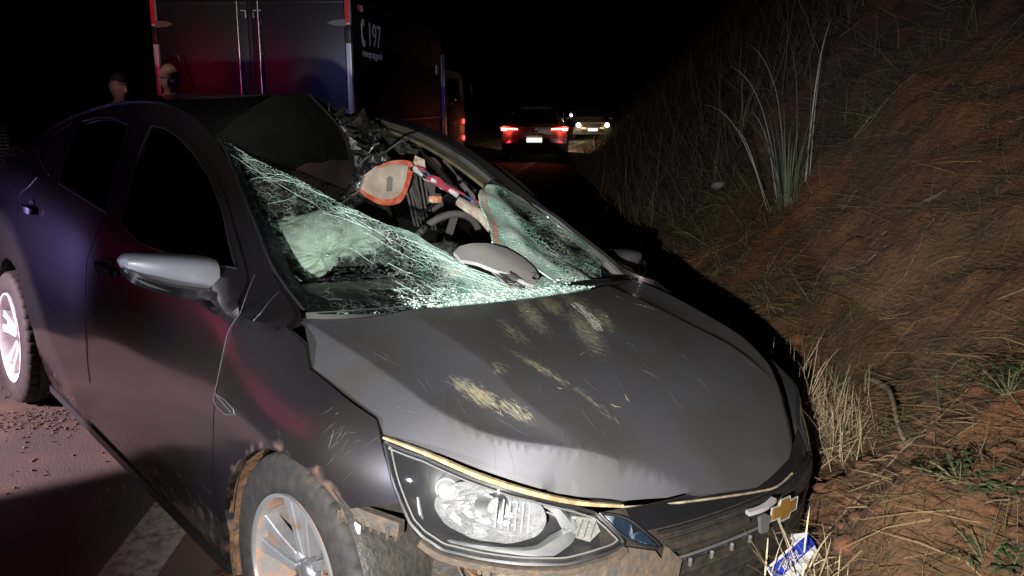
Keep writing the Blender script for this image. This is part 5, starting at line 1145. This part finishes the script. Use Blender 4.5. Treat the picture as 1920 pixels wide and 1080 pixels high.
def weed(key, lab_, n, l, seed, s=1.):
    gg = np.random.default_rng(seed); x, y, z = G[key]; r_ = empty('weed', (x, y, z-.01)); tag(r_, lab_, 'weed', 'green weeds on the bank')
    lm = MATS.get('weed_leaf') or M('weed_leaf', (.028, .050, .020), .6, col2=(.055, .075, .035), nscale=30); sm = MATS.get('weed_stem') or M('weed_stem', (.09, .09, .04), .7); st_ = []; lf = []
    for k in range(n):
        a = gg.uniform(0, 6.28); e = R(gg.uniform(25, 80)); L_ = l*gg.uniform(.6, 1); P = [Vector((math.cos(a)*math.cos(e)*L_*t, math.sin(a)*math.cos(e)*L_*t, math.sin(e)*L_*t-.25*L_*t*t)) for t in np.linspace(0, 1, 5)]
        st_.append(tube(P, [.0025, .001], 5))
        for i in range(1, 5):
            for sd in (-1, 1, 0) if i == 4 else (-1, 1):
                aa = a+sd*.9; p = P[i]; ll = .045*s*gg.uniform(.7, 1.2)*(1.3 if sd == 0 else 1); lf.append(blade(p, aa, R(gg.uniform(0, 35)), ll, ll*.34, .9, 5))
    for q in lf[:60]: pass
    obj('stem', *join(st_), sm, r_); o = obj('leaves', *join(lf), lm, r_); tag(o, kind='stuff'); return r_
weed('plant1', 'small green weed above the dry tuft at the car nose', 9, .11, 31)
weed('plant2', 'leafy green weed low on the bank right of the bare stick', 12, .13, 32, .7)
weed('plant3', 'sparse green weed near the right edge of the picture', 8, .12, 33)
weed('plant4', 'small weed beside the shadow of the far mirror', 7, .12, 34)
weed('plant5', 'bushy green weed at the bottom right corner', 11, .12, 35, .7)
weed('plant6', 'tiny weed inside the dry straw tuft by the car nose', 6, .07, 36, .8)
# dry straw tuft pushed up by the nose of the car
x, y, z = G['tuft']; tf = empty('straw_tuft', (x, y, z)); tag(tf, 'heap of dry straw pushed up against the front corner of the car', 'straw tuft')
q = []
for k in range(900):
    px__, py__ = g.normal(-.08, .11), g.normal(-.02, .17); q.append(blade((px__, py__, abs(g.normal(0, .05))), g.uniform(0, 6.28), R(g.uniform(-10, 80)), g.uniform(.06, .26), g.uniform(.0015, .004), g.uniform(-.6, 1.6), 6))
tag(obj('straw_blades', *join(q), M('pale_straw', (.36, .28, .15), .85, island=[(.42, .33, .20), (.22, .16, .08), (.55, .47, .32), (.28, .18, .10)]), tf), kind='stuff')
q = []
for k in range(90): 
    a = c2w_((.84+.05*g.uniform(), .02+.10*g.normal()*.5, .50+.07*g.uniform())) if False else None
cm = Matrix(D['carM'])
sg_ = empty('straw_in_grille'); sg_.location = cm @ Vector((.86, .0, .50)); tag(sg_, 'dry straw caught in the grille above the number plate', 'straw')
for k in range(55):
    p = Vector((g.normal(.03, .05), g.normal(.02, .04), g.normal(0, .02))); q.append(blade(p, g.uniform(0, 6.28), R(g.uniform(10, 85)), g.uniform(.05, .16), g.uniform(.003, .006), g.uniform(-.3, .8), 6))
tag(obj('straw_blades', *join(q), MATS['pale_straw'], sg_), kind='stuff')
# bare stick
a = Vector(G['stick0'])+Vector((0, 0, .02)); b = Vector(G['stick1'])+Vector((0, 0, .02)); m_ = a.lerp(b, .5)+Vector((.02, 0, .03))
sk_ = obj('dead_stick', *tube([a, a.lerp(m_, .5)+Vector((.02, 0, .0)), m_, b, b+(b-m_)*.5+Vector((.05, .0, -.02))], [.008, .010, .007, .006, .003], 8, 6), M('pale_bark', (.34, .27, .18), .85, col2=(.12, .08, .05), nscale=60)); tag(sk_, 'pale bare stick standing out of the bank by the straw tuft', 'stick')
x, y, z = G['tuft2']; t2 = empty('verge_tuft', (x, y-9., float(ground_z(x, y-9.)))); tag(t2, 'dry grass tuft beside the road before the braking car', 'grass tuft')
wx, wy = .30, 6.2
t2.location = (.40, 7.2, float(ground_z(.40, 7.2))); q = []
for k in range(46): q.append(blade((g.normal(0, .06), g.normal(0, .06), 0), g.uniform(0, 6.28), R(g.uniform(55, 88)), g.uniform(.2, .42), g.uniform(.006, .010), g.uniform(.3, 1.8), 8))
tag(obj('grass_blades', *join(q), MATS['pale_straw'], t2), kind='stuff')
# ================================================================= box truck of the police
tk = empty('box_truck', (-1.80, 10.0, 0), -math.atan(.084)); tag(tk, 'dark box truck with red and white reflective frame and number 197 on its side', 'truck')
tdark = M('truck_door_dark', (.017, .014, .02), .42, spec=.5, bump=.0006, bscale=30); tside = M('truck_side_black', (.005, .005, .006), .6, spec=.1)
tfr = M('truck_white_frame', (.62, .62, .64), .35, .2); tred = M('reflective_red', (.70, .02, .03), .35); twhite = M('reflective_white', (.85, .85, .85), .35); tgrey = M('truck_skirt_olive', (.30, .28, .17), .6, col2=(.22, .20, .12), nscale=2)
Wd = 2.30; z0, z1 = 1.30, 2.72; Ln = 6.4
def tb(name, x0, x1, y0, y1, za, zb, mat, par=tk, bev=.004): return obj(name, *box((x0+x1)/2, (y0+y1)/2, (za+zb)/2, x1-x0, y1-y0, zb-za, bev), mat, par, smooth=True)
tb('cargo_box', -Wd+.02, -.02, .03, Ln, z0, z1, tside)
# rear doors (two leaves, ribs and locking rods)
for i, (xa, xb) in enumerate(((-Wd+.07, -Wd/2-.03), (-Wd/2+.03-.02, -.07))):
    d = tb('rear_door', xa, xb, -.012, .028, z0-.02, z1-.09, tdark)
    d['label'] = 'left rear door leaf, reddish' if i == 0 else 'right rear door leaf, bluish'
    tb('door_frame_seal', xa, xb, -.020, -.012, z1-.125, z1-.105, black, d)
    sx = xb-.10 if i == 0 else xa+.10
    obj('locking_rod', *tube([(sx, -.045, z0-.1), (sx, -.045, z1-.10)], .0125, 10), M('zinc_rod', (.55, .55, .5), .25, .9) if i == 0 else MATS['zinc_rod'], d)
    for zz in (z0+.32, z0+.75, z1-.32): obj('rod_bracket', *box(sx, -.028, zz, .075, .032, .035, .004), black, d)
    hx = xa-.0 if i == 0 else xb
    for zz in (z0+.10, z1-.34): obj('hinge', *prism([(-.02, -.04), (.12, -.028), (.19, 0), (.12, .028), (-.02, .04)], -.030, -.013, lambda a, b, h: ((hx+a) if i == 0 else (hx-a), h, zz+b)), M('hinge_grey', (.16, .16, .15), .5, .5) if (i == 0 and zz < 2) else MATS['hinge_grey'], d)
tb('door_gasket', -Wd/2-.03, -Wd/2+.01, -.008, .028, z0, z1-.09, black)
obj('door_corner_mark', *tube([(-Wd/2-.10, -.014, z1-.20), (-Wd/2-.045, -.014, z1-.20), (-Wd/2-.045, -.014, z1-.28)], .006, 6), twhite, tk)
obj('door_corner_mark', *tube([(-Wd/2+.13, -.014, z1-.20), (-Wd/2+.045, -.014, z1-.20), (-Wd/2+.045, -.014, z1-.28)], .006, 6), twhite, tk)
for xa, xb in ((-Wd, -Wd+.058), (-.058, 0)):
    p_ = tb('corner_post', xa, xb, -.02, .03, z0-.05, z1, tfr)
    tb('reflective_red_tape', xa+.003, xb-.003, -.024, -.0215, z1-.34, z1-.02, tred, p_, 0)
    tb('post_joint', xa-.004, xb+.004, -.028, .03, z1-.56, z1-.36, black, p_)
tp_ = tb('top_frame', -Wd+.06, -.06, -.02, .03, z1-.085, z1, tdark)
tb('reflective_tape', -Wd+.22, -Wd+.85, -.024, -.0215, z1-.07, z1-.015, twhite, tp_, 0)
tb('reflective_tape', -Wd+.85, -Wd+1.5, -.024, -.0215, z1-.07, z1-.015, tfr, tp_, 0)
tb('reflective_tape', -.50, -.28, -.024, -.0215, z1-.07, z1-.015, twhite, tp_, 0)
tb('reflective_red_tape', -.27, -.065, -.024, -.0215, z1-.07, z1-.015, tred, tp_, 0)
tb('rear_bumper', -Wd+.1, -.1, -.03, .06, .50, .62, tfr)
obj('radio_antenna', *tube([(-Wd+.31, -.08, z0+.74), (-Wd+.47, -.10, z0+.2)], .006, 6), M('antenna_brown', (.25, .14, .12), .5), tk)
# side: trims, marks
mt_side = frame_mtx((-.008, 0, 0), (0, 1, 0), (0, 0, 1)) ; mt_side = Matrix(((0, 0, 1, .0), (1, 0, 0, 0), (0, 1, 0, 0), (0, 0, 0, 1)))
side_w = M('side_lettering', (.70, .70, .70), .6)
def side_text(name, body, y, z, h, sx, off=0.): return text_mesh(name, body, h, side_w, tk, Matrix.Translation((-.016, y, z)) @ mt_side, extrude=.001, sx=sx, offset=off)
side_text('number_marking', '197', .82, 2.19, .40, 1.18, .0)
side_text('address_marking', 'www.pc.mg.gov.br', .55, 2.05, .135, 1.02)
obj('phone_marking', *tube([(-.014, .62, 2.45), (-.014, .56, 2.40), (-.014, .55, 2.33), (-.014, .57, 2.25), (-.014, .64, 2.19)], [1.5, 1.2, .8, 1.2, 1.5], 8, 5, flat=(.05, .004), ref=(1, 0, 0)), side_w, tk)
for q in ((.64, 2.44), (.66, 2.20)): obj('phone_marking', *box(-.014, q[0], q[1], .004, .08, .07, .001), side_w, tk)
tb('side_corner_post', -.022, -.004, .02, .07, z0, z1, tfr); tb('side_marker', -.014, -.006, .46, .60, z1-.17, z1-.10, twhite, tk, 0); tb('side_marker', -.014, -.006, .40, .46, z1-.17, z1-.10, tred, tk, 0)
tb('front_red_panel', -.016, -.008, 5.2, 6.1, z1-.42, z1-.16, M('dim_red_marking', (.20, .015, .02), .6), tk, 0)
tb('front_corner_post', -.02, .004, 6.22, 6.30, .70, z1-.35, tfr); tb('front_corner_rod', -.02, .01, 6.42, 6.46, .74, z1-.30, M('bluish_rod', (.35, .38, .5), .3, .8))  # rod metal tinted bluish
tb('side_lock', -.014, .01, 5.6, 5.8, 2.0, 2.16, twhite)
tb('side_skirt', -.10, -.03, .10, 6.2, .52, z0-.03, tgrey); tb('skirt_top_edge', -.028, -.012, .10, 6.2, z0-.05, z0-.01, M('skirt_edge', (.3, .3, .3), .5))
obj('yellow_arrow', *prism([(0, 0), (.55, .03), (.50, .10), (1.1, -.06), (.7, -.10), (.66, -.04)], 0, .003, lambda a, b, h: (-.027+h, 4.2+a, 1.10+b)), M('yellow_marking', (.62, .48, .03), .5), tk, smooth=False)
tb('chassis', -1.6, -.7, .2, 9.6, .55, 1.25, black)
def ring_wheel(name, x, y, r, w_, par, side=1):
    t = obj(name, *lathe([(.55*r, -w_/2), (.92*r, -w_/2), (r, -w_/2+.03), (r, w_/2-.03), (.92*r, w_/2), (.6*r, w_/2), (.55*r, w_/2-.05), (.05*r, w_/2-.02)], 36, 'x', (x, y, r)), rubber, par); return t
for x in (-.28, -2.05):
    for y in (1.9, 8.2): ring_wheel('wheel', x, y, .46, .28, tk)
# cab
cabp = [(6.75, .55), (9.6, .55), (9.75, 1.3), (9.45, 2.0), (9.1, 2.15), (6.75, 2.15)]
obj('cab', *prism(cabp, -2.2, -.08, lambda a, b, h: (h, a, b)), M('cab_grey', (.03, .03, .028), .4), tk, smooth=False)
tb('cab_door', -.08, -.065, 7.3, 8.9, .75, 1.46, tgrey); tb('cab_window', -.08, -.064, 7.45, 8.8, 1.50, 2.0, tint)
tb('cab_door_line', -.066, -.058, 7.3, 8.9, 1.10, 1.13, black)
obj('cab_mirror', *box(.16, 9.1, 1.72, .05, .06, .34, .015), grey_int, tk); obj('mirror_arm', *tube([(-.07, 9.05, 1.95), (.13, 9.1, 1.92), (.13, 9.1, 1.5), (-.07, 9.05, 1.45)], .010, 6), satin, tk)
redlamp = M('red_marker_lamp', (.5, .02, .02), .4, emit=(1, .08, .06), estr=2.5)
for z in (1.12, .76): obj('marker_lamp', *box(-.05, 9.35, z, .05, .05, .10, .01), redlamp, tk)
# ================================================================= cars farther down the road
def far_car(name, loc, rz, prof, W2, lab_, cat, bodym, front=False):
    """prof: list of (y, z_low, z_high, half width low, half width high)"""
    r_ = empty(name, loc, rz); tag(r_, lab_, cat)
    V = []; F = []; n = 12
    for y, zl, zh, wl_, wh_ in prof:
        ring = []
        for k in range(n):
            t = math.pi*k/(n-1); c = math.cos(t); s_ = math.sin(t)
            ring.append((math.copysign(abs(c)**.45, c), abs(s_)**.4))
        for c, s_ in ring:
            zz = zl+(zh-zl)*s_; ww = wl_+(wh_-wl_)*s_; V.append((c*ww, y, zz))
        
    for i in range(len(prof)-1):
        for k in range(n-1): F.append((i*n+k, i*n+k+1, (i+1)*n+k+1, (i+1)*n+k))
        F.append((i*n+n-1, i*n, (i+1)*n, (i+1)*n+n-1))
    F += [tuple(range(n-1, -1, -1)), tuple((len(prof)-1)*n+k for k in range(n))]
    obj('body', V, F, bodym, r_)
    return r_
silver = M('grey_car_paint', (.5, .5, .5), .35, .4, coat=.4); darkp = M('dark_lower_trim', (.02, .02, .02), .5)
redhot = M('tail_lamp_lit', (.6, .02, .02), .4, emit=(1, .05, .04), estr=4.); redwarm = M('tail_lamp_core', (.9, .3, .1), .4, emit=(1, .42, .16), estr=16.); reddim = M('glowing_reflector', (.5, .02, .03), .4, emit=(1, .05, .10), estr=1.2)  # rear reflector glows by emission, with no lamp in it
platel = M('glowing_plate', (.8, .8, .75), .4, emit=(1, .86, .74), estr=1.3)  # emission stands in for light falling on the plate
SY = 22.6
suv = far_car('braking_car', (.58, SY, 0), R(-4), [(0, .38, .92, .80, .86), (.05, .32, 1.06, .86, .88), (.25, .25, 1.12, .88, .86), (.6, .22, 1.62, .88, .64), (1.2, .22, 1.68, .88, .62), (2.6, .22, 1.62, .88, .62), (3.3, .25, 1.05, .88, .78), (4.2, .28, .88, .84, .72)], 1.76, 'grey hatchback seen from behind with brake lights on', 'car', silver)
def fb(name, x0, x1, y0, y1, za, zb, mat, par, bev=.01): return obj(name, *box((x0+x1)/2, (y0+y1)/2, (za+zb)/2, abs(x1-x0), abs(y1-y0), zb-za, bev), mat, par)
V, F = prism([(-.62, 1.10), (.62, 1.10), (.52, 1.52), (-.52, 1.52)], 0, .02, lambda a, b, h: (a, .19+(b-1.1)*.72+h-.03, b+.02)); obj('rear_window', V, F, gloss_black, suv, smooth=False)
fb('boot_lid', -.60, .60, -.035, .02, .70, 1.04, silver, suv, .03); fb('lid_crease', -.58, .58, -.042, -.03, .795, .805, black, suv, .001)
for s_ in (-1, 1):
    V, F = prism([(.42, .93), (.86, .92), (.885, 1.02), (.80, 1.06), (.44, .99)], -.03, .05, lambda a, b, h: (s_*a, h-.015, b)); tl__ = obj('tail_lamp', V if True else V, F, redhot, suv, smooth=False)
    fb('lamp_core', s_*.72, s_*.85, -.055, -.02, .93, 1.0, redwarm, tl__, .012); fb('lamp_bar', s_*.44, s_*.74, -.052, -.02, .965, .985, redwarm, tl__, .004)
    V, F = prism([(.60, .60), (.70, .52), (.74, .50), (.72, .58), (.64, .66)], -.04, 0, lambda a, b, h: (s_*a, h-.015, b)); obj('rear_reflector', V, F, reddim, suv, smooth=False)
    fb('side_window', s_*.70, s_*.72, .8, 2.6, 1.12, 1.45, gloss_black, suv, .01)
V, F = prism([(-.82, .30), (.82, .30), (.85, .56), (.45, .58), (.34, .70), (-.34, .70), (-.45, .58), (-.85, .56)], -.06, .05, lambda a, b, h: (a, h-.01, b)); obj('rear_bumper', V, F, darkp, suv, smooth=False)
obj('number_plate', *box(.0, -.085, .655, .40, .01, .13, .003), platel, suv); fb('exhaust_trim', -.30, .05, -.085, -.05, .40, .415, chrome, suv, .002)
V, F = join([tube([(.02, -.045, .93), (.02, -.045, .99)], .004, 5), tube([(.07, -.045, .93), (.07, -.045, .99)], .004, 5), tube([(.02, -.045, .96), (.07, -.045, .96)], .004, 5), tube([(.02, -.045, .86), (.07, -.045, .86)], .003, 5)]); obj('badge', V, F, chrome, suv)
for x in (-.76, .76):
    for y in (.75, 3.3): ring_wheel('wheel', x, y, .33, .22, suv)
for s_ in (-1, 1): fb('door_mirror', s_*.90, s_*1.06, 2.6, 2.7, .98, 1.12, darkp, suv, .03)
for s_ in (-1, 1):
    l = bpy.data.lights.new('dipped_beam', 'SPOT'); l.energy = 900; l.color = (1, .78, .50); l.spot_size = R(70); l.spot_blend = .9; l.shadow_soft_size = .08
    o = bpy.data.objects.new('dipped_beam', l); COL.objects.link(o); o.parent = suv; o.location = (s_*.65, 4.3, .7); o.rotation_euler = (R(84), 0, R(-8))
suv.scale = (1, 1, .88)
bl2 = bpy.data.lights.new('brake_glow', 'POINT'); bl2.energy = 1.6; bl2.color = (1, .06, .03); bl2.shadow_soft_size = .1
for s_ in (-1, 1): o = bpy.data.objects.new('brake_light_glow', bl2); COL.objects.link(o); o.parent = suv; o.location = (s_*.7, -.16, .95)
# oncoming car
OY = 36.6
onc = far_car('oncoming_car', (3.38, OY, 0), R(0), [(0, .45, .70, .70, .74), (.06, .28, .86, .84, .80), (.5, .24, .98, .86, .78), (1.1, .22, 1.08, .87, .78), (1.8, .22, 1.50, .87, .60), (3., .22, 1.52, .87, .60), (4., .25, 1.0, .85, .7)], 1.7, 'pale oncoming car with headlights on, farthest down the road', 'car', M('pale_car_paint', (.22, .20, .17), .4, .3))
V, F = prism([(-.66, 1.09), (.66, 1.09), (.56, 1.46), (-.56, 1.46)], 0, .02, lambda a, b, h: (a, 1.08+(b-1.09)*1.62-.04+h, b+.02)); obj('windshield', V, F, gloss_black, onc, smooth=False)
hot = M('headlamp_lit', (1, .9, .7), .4, emit=(1, .80, .50), estr=22.); warm = M('fog_glow', (.8, .6, .3), .4, emit=(1, .62, .25), estr=1.6)
for s_ in (-1, 1):
    h_ = obj('headlight', *lathe([(.0005, -.06), (.07, -.05), (.095, -.01), (.10, .05)], 20, 'y', (s_*.60, 0, .72)), hot, onc)
    fb('lamp_housing', s_*.46, s_*.78, .0, .08, .64, .80, darkp, onc, .03)
    fb('lower_lamp', s_*.30, s_*.48, -.03, .02, .56, .60, warm, onc, .006)
    fb('door_mirror', s_*.86, s_*1.02, 1.5, 1.6, .95, 1.08, darkp, onc, .03)
fb('grille', -.40, .40, -.03, .02, .64, .76, darkp, onc, .02); fb('lower_grille', -.46, .46, -.035, .02, .34, .50, darkp, onc, .02)
obj('bumper_chrome', *tube([(-.52, -.03, .50), (-.44, -.04, .36), (.44, -.04, .36), (.52, -.03, .50)], .022, 6), M('warm_chrome', (.6, .5, .35), .3, .8), onc)
obj('number_plate', *box(0, -.05, .50, .40, .01, .13, .003), M('glowing_front_plate', (.85, .85, .9), .4, emit=(.85, .88, 1), estr=1.4), onc)  # plate glows by emission in place of light it throws back
for x in (-.75, .75):
    for y in (.8, 3.3): ring_wheel('wheel', x, y, .31, .2, onc)
for s_ in (-1, 1):
    l = bpy.data.lights.new('headlamp_beam', 'SPOT'); l.energy = 45; l.color = (1, .72, .40); l.spot_size = R(60); l.spot_blend = .8; l.shadow_soft_size = .06
    o = bpy.data.objects.new('headlamp_beam', l); COL.objects.link(o); o.parent = onc; o.location = (s_*.6, -.15, .72); o.rotation_euler = (R(78), 0, R(180-6))
onc.scale = (1, 1, .86)
# motorcycle far off with one lamp
mc = empty('distant_motorcycle', (3.55, 55, 0)); tag(mc, 'distant motorcycle showing one small white headlight left of the oncoming car', 'motorcycle')
mc.location = (3.72, 55, 0)
for y in (0., 1.3): obj('wheel', *lathe([(.22, -.05), (.30, -.05), (.31, 0), (.30, .05), (.22, .05)], 24, 'x', (0, y, .31)), rubber, mc)
obj('frame', *tube([(0, 0, .31), (0, .2, .75), (0, .7, .70), (0, 1.3, .31)], .05, 8, 4), darkp, mc); obj('seat', *box(0, .85, .82, .24, .6, .10, .03), black, mc); obj('fuel_tank', *box(0, .42, .86, .26, .4, .2, .06), darkp, mc)
obj('handlebar', *tube([(-.34, .22, 1.02), (0, .14, .98), (.34, .22, 1.02)], .015, 6, 4), black, mc)
obj('headlight', *lathe([(.0005, -.05), (.06, -.04), (.075, 0), (.07, .08)], 20, 'y', (0, .05, .78)), M('cool_headlamp', (1, 1, 1), .4, emit=(.9, .95, 1), estr=14), mc)
# ================================================================= people behind the car
skin = M('skin', (.36, .20, .14), .6, col2=(.30, .15, .10), nscale=25, bump=.0006, bscale=200)
def skinned(name, verts, edges, radii, mat, parent, sub=2, root=0):
    me = bpy.data.meshes.new(name); me.from_pydata(verts, edges, []); me.materials.append(mat); o = bpy.data.objects.new(name, me); COL.objects.link(o); o.parent = parent
    m = o.modifiers.new('skin', 'SKIN'); m.use_smooth_shade = True
    for i, r_ in enumerate(radii): me.skin_vertices[0].data[i].radius = (r_, r_) if not isinstance(r_, tuple) else r_
    me.skin_vertices[0].data[root].use_root = True
    s_ = o.modifiers.new('sub', 'SUBSURF'); s_.levels = sub; s_.render_levels = sub; return o
def head_mesh(n=56, m_=40):
    """head about 0.24 m tall, face towards -y, origin at the neck"""
    V = []; F = []
    for i in range(m_+1):
        ph = math.pi*i/m_; z = math.cos(ph)
        for k in range(n):
            a = 2*math.pi*k/n; x = math.sin(a)*math.sin(ph); y = -math.cos(a)*math.sin(ph)
            zz = z; w_ = .077; d_ = .100
            if zz < 0: w_ *= 1-.30*(-zz)**1.3; d_ *= 1-.18*(-zz)**1.4
            X = x*w_; Y = y*d_; Z = z*.118
            if y < 0:
                f = (-y)
                def bump(cx, cz, sx, sz, h): return h*math.exp(-((X-cx)/sx)**2-((Z-cz)/sz)**2)*f
                Y -= bump(0, -.022, .011, .016, .024)+bump(0, .0, .008, .025, .010)+bump(0, .026, .05, .010, .006)
                Y -= -(bump(-.032, .006, .015, .011, .013)+bump(.032, .006, .015, .011, .013))
                Y -= bump(0, -.062, .026, .006, .005)+bump(0, -.073, .022, .006, .005)-bump(0, -.0675, .024, .003, .005)+bump(0, -.100, .028, .018, .010)
                Y -= bump(-.036, -.018, .018, .016, .004)+bump(.036, -.018, .018, .016, .004)
            if y > .2: Y += .012*(y-.2)*max(0, z+.3)
            V.append((X, Y, Z+.12))
    for i in range(m_):
        for k in range(n): F.append((i*n+k, i*n+(k+1) % n, (i+1)*n+(k+1) % n, (i+1)*n+k))
    return V, F
def person(loc, rz, height, lab_, shirt, trousers, hair=None, tilt=0., turn=0., arms='down'):
    p = empty('person', loc, rz); tag(p, lab_, 'person'); k = height/1.75
    J = dict(pelvis=(0, 0, .95), waist=(0, 0, 1.10), chest=(0, .0, 1.30), neck=(0, -.0, 1.47), nt=(0, -.02, 1.56))
    V = [J['pelvis'], J['waist'], J['chest'], J['neck'], J['nt']]; E_ = [(0, 1), (1, 2), (2, 3), (3, 4)]; Rr = [(.16, .11), (.145, .10), (.17, .11), (.075, .07), (.058, .058)]
    for s_ in (-1, 1):
        b = len(V); V += [(s_*.19, 0, 1.40), (s_*.24, -.02, 1.15), (s_*.22, -.20, .98) if arms != 'down' else (s_*.25, -.06, .90), (s_*.14, -.34, 1.02) if arms != 'down' else (s_*.25, -.10, .74)]
        E_ += [(2, b), (b, b+1), (b+1, b+2), (b+2, b+3)]; Rr += [.065, .048, .036, .030]
        b = len(V); V += [(s_*.10, 0, .88), (s_*.11, -.01, .50), (s_*.12, .02, .09), (s_*.13, -.16, .04)]; E_ += [(0, b), (b, b+1), (b+1, b+2), (b+2, b+3)]; Rr += [.095, .06, .042, .035]
    body = skinned('body', [(x*k, y*k, z*k) for x, y, z in V], E_, [(tuple(q*k for q in r_) if isinstance(r_, tuple) else r_*k) for r_ in Rr], skin, p)
    # shirt and trousers follow the body a little outside it
    sv = V[:3]+[(0, 0, 1.44)]; se = [(0, 1), (1, 2), (2, 3)]; sr = [(.175, .125), (.16, .115), (.185, .125), (.10, .09)]
    for s_ in (-1, 1): b = len(sv); sv += [(s_*.19, 0, 1.40), (s_*.235, -.015, 1.20), (s_*.24, -.02, 1.10)]; se += [(2, b), (b, b+1), (b+1, b+2)]; sr += [.078, .062, .058]
    skinned('shirt', [(x*k, y*k, z*k) for x, y, z in sv], se, [(tuple(q*k for q in r_) if isinstance(r_, tuple) else r_*k) for r_ in sr], shirt, p)
    sv = [(0, 0, .98)]; se = []; sr = [(.17, .125)]
    for s_ in (-1, 1): b = len(sv); sv += [(s_*.10, 0, .88), (s_*.11, -.01, .50), (s_*.12, .02, .12)]; se += [(0, b), (b, b+1), (b+1, b+2)]; sr += [.108, .075, .065]
    skinned('trousers', [(x*k, y*k, z*k) for x, y, z in sv], se, [(tuple(q*k for q in r_) if isinstance(r_, tuple) else r_*k) for r_ in sr], trousers, p)
    for s_ in (-1, 1):
        obj('shoe', *box(s_*.125*k, -.06*k, .045, .095, .27, .09, .03), black, p)
        hz = (s_*.25, -.10, .72) if arms == 'down' else (s_*.13, -.36, 1.03); fx2 = (0, -.15, -1) if arms == 'down' else (0, -1, .1); fd = Vector(fx2).normalized(); sd_ = Vector((0, 1, 0)) if arms == 'down' else Vector((1, 0, 0)); hv = [Vector(hz)*k]; he = []; hr_ = [.026]
        for q in range(4):
            b = len(hv); o_ = sd_*(.028-.019*q); hv += [Vector(hz)*k+fd*.085+o_, Vector(hz)*k+fd*(.125+.01*(q in (1, 2)))+o_, Vector(hz)*k+fd*(.155+.012*(q in (1, 2)))+o_+Vector((-s_*.012, 0, 0))]; he += [(0, b), (b, b+1), (b+1, b+2)]; hr_ += [.011, .009, .0075]
        b = len(hv); hv += [Vector(hz)*k+fd*.03-sd_*.04, Vector(hz)*k+fd*.07-sd_*.05]; he += [(0, b), (b, b+1)]; hr_ += [.012, .009]
        skinned('hand', [tuple(v) for v in hv], he, hr_, skin, p, 1)
    hd = obj('head', *head_mesh(), skin, p); hd.location = (0, -.02*k, 1.50*k); hd.rotation_euler = (tilt, 0, turn); hd.scale = (k*1.0,)*3
    for s_ in (-1, 1):
        V, F = lathe([(.0005, .006), (.012, .008), (.018, .002), (.020, -.004)], 16, 'x'); obj('ear', [(s_*.076+s_*v[0]*.9, .008+v[1]*.8, .118+v[2]*1.6) for v in V], F, skin, hd)
        obj('eye', *lathe([(.0005, -.010), (.008, -.007), (.011, 0)], 14, 'y', (s_*.031, -.080, .125)), M('eye_white', (.5, .5, .48), .3) if 'eye_white' not in MATS else MATS['eye_white'], hd)
        obj('eyebrow', *tube([(s_*.016, -.098, .148), (s_*.034, -.094, .154), (s_*.052, -.080, .148)], [.003, .004, .002], 6, 4), M('brow', (.02, .015, .012), .9) if 'brow' not in MATS else MATS['brow'], hd)
    if hair:
        V, F = head_mesh(56, 40); keep = [i for i, v in enumerate(V) if v[2] > .165+.030*math.sin(v[0]*60)*.2 or (v[1] > .015 and v[2] > .09)]
        ks = set(keep); V2 = [(v[0]*1.06, v[1]*1.05+.002, .12+(v[2]-.12)*1.06+.004*float(vnoise(v[0]*300, v[1]*300))) for v in V]; F2 = [f for f in F if all(i in ks for i in f)]
        o = obj('hair', V2, F2, hair, hd)
    return p
hairm = M('dark_hair', (.012, .010, .009), .7, bump=.002, bscale=200)
gz = lambda x, y: float(ground_z(x, y, False))
person((-2.83, 7.35, gz(-2.83, 7.35)), R(-2), 1.83, 'bald man looking down behind the car, in front of the truck door', M('shirt_dark', (.03, .03, .035), .9), M('trousers_dark', (.02, .02, .025), .9), None, R(16), R(14))
person((-3.42, 7.7, gz(-3.42, 7.7)), R(12), 1.765, 'dark-haired man with his head turned aside, left of the truck', M('shirt_navy', (.02, .025, .05), .9), MATS['trousers_dark'], hairm, R(4), R(40))
sm_ = M('striped_shirt', (.45, .47, .60), .9)
nt = sm_.node_tree; wv = nt.nodes.new('ShaderNodeTexWave'); wv.inputs['Scale'].default_value = 14; wv.bands_direction = 'Z'; wv.inputs['Distortion'].default_value = 1.5; tc = nt.nodes.new('ShaderNodeTexCoord'); nt.links.new(tc.outputs['Object'], wv.inputs['Vector']); cr = nt.nodes.new('ShaderNodeValToRGB'); cr.color_ramp.elements[0].color = (.03, .03, .08, 1); cr.color_ramp.elements[0].position = .4; cr.color_ramp.elements[1].color = (.6, .6, .7, 1); cr.color_ramp.elements[1].position = .6; nt.links.new(wv.outputs['Color'], cr.inputs[0]); nt.links.new(cr.outputs[0], nt.nodes['Principled BSDF'].inputs['Base Color'])
person((-3.50, 5.65, gz(-3.5, 5.65)), R(60), 1.56, 'person in a blue and white striped shirt at the left edge behind the boot', sm_, MATS['trousers_dark'], hairm, 0, 0)
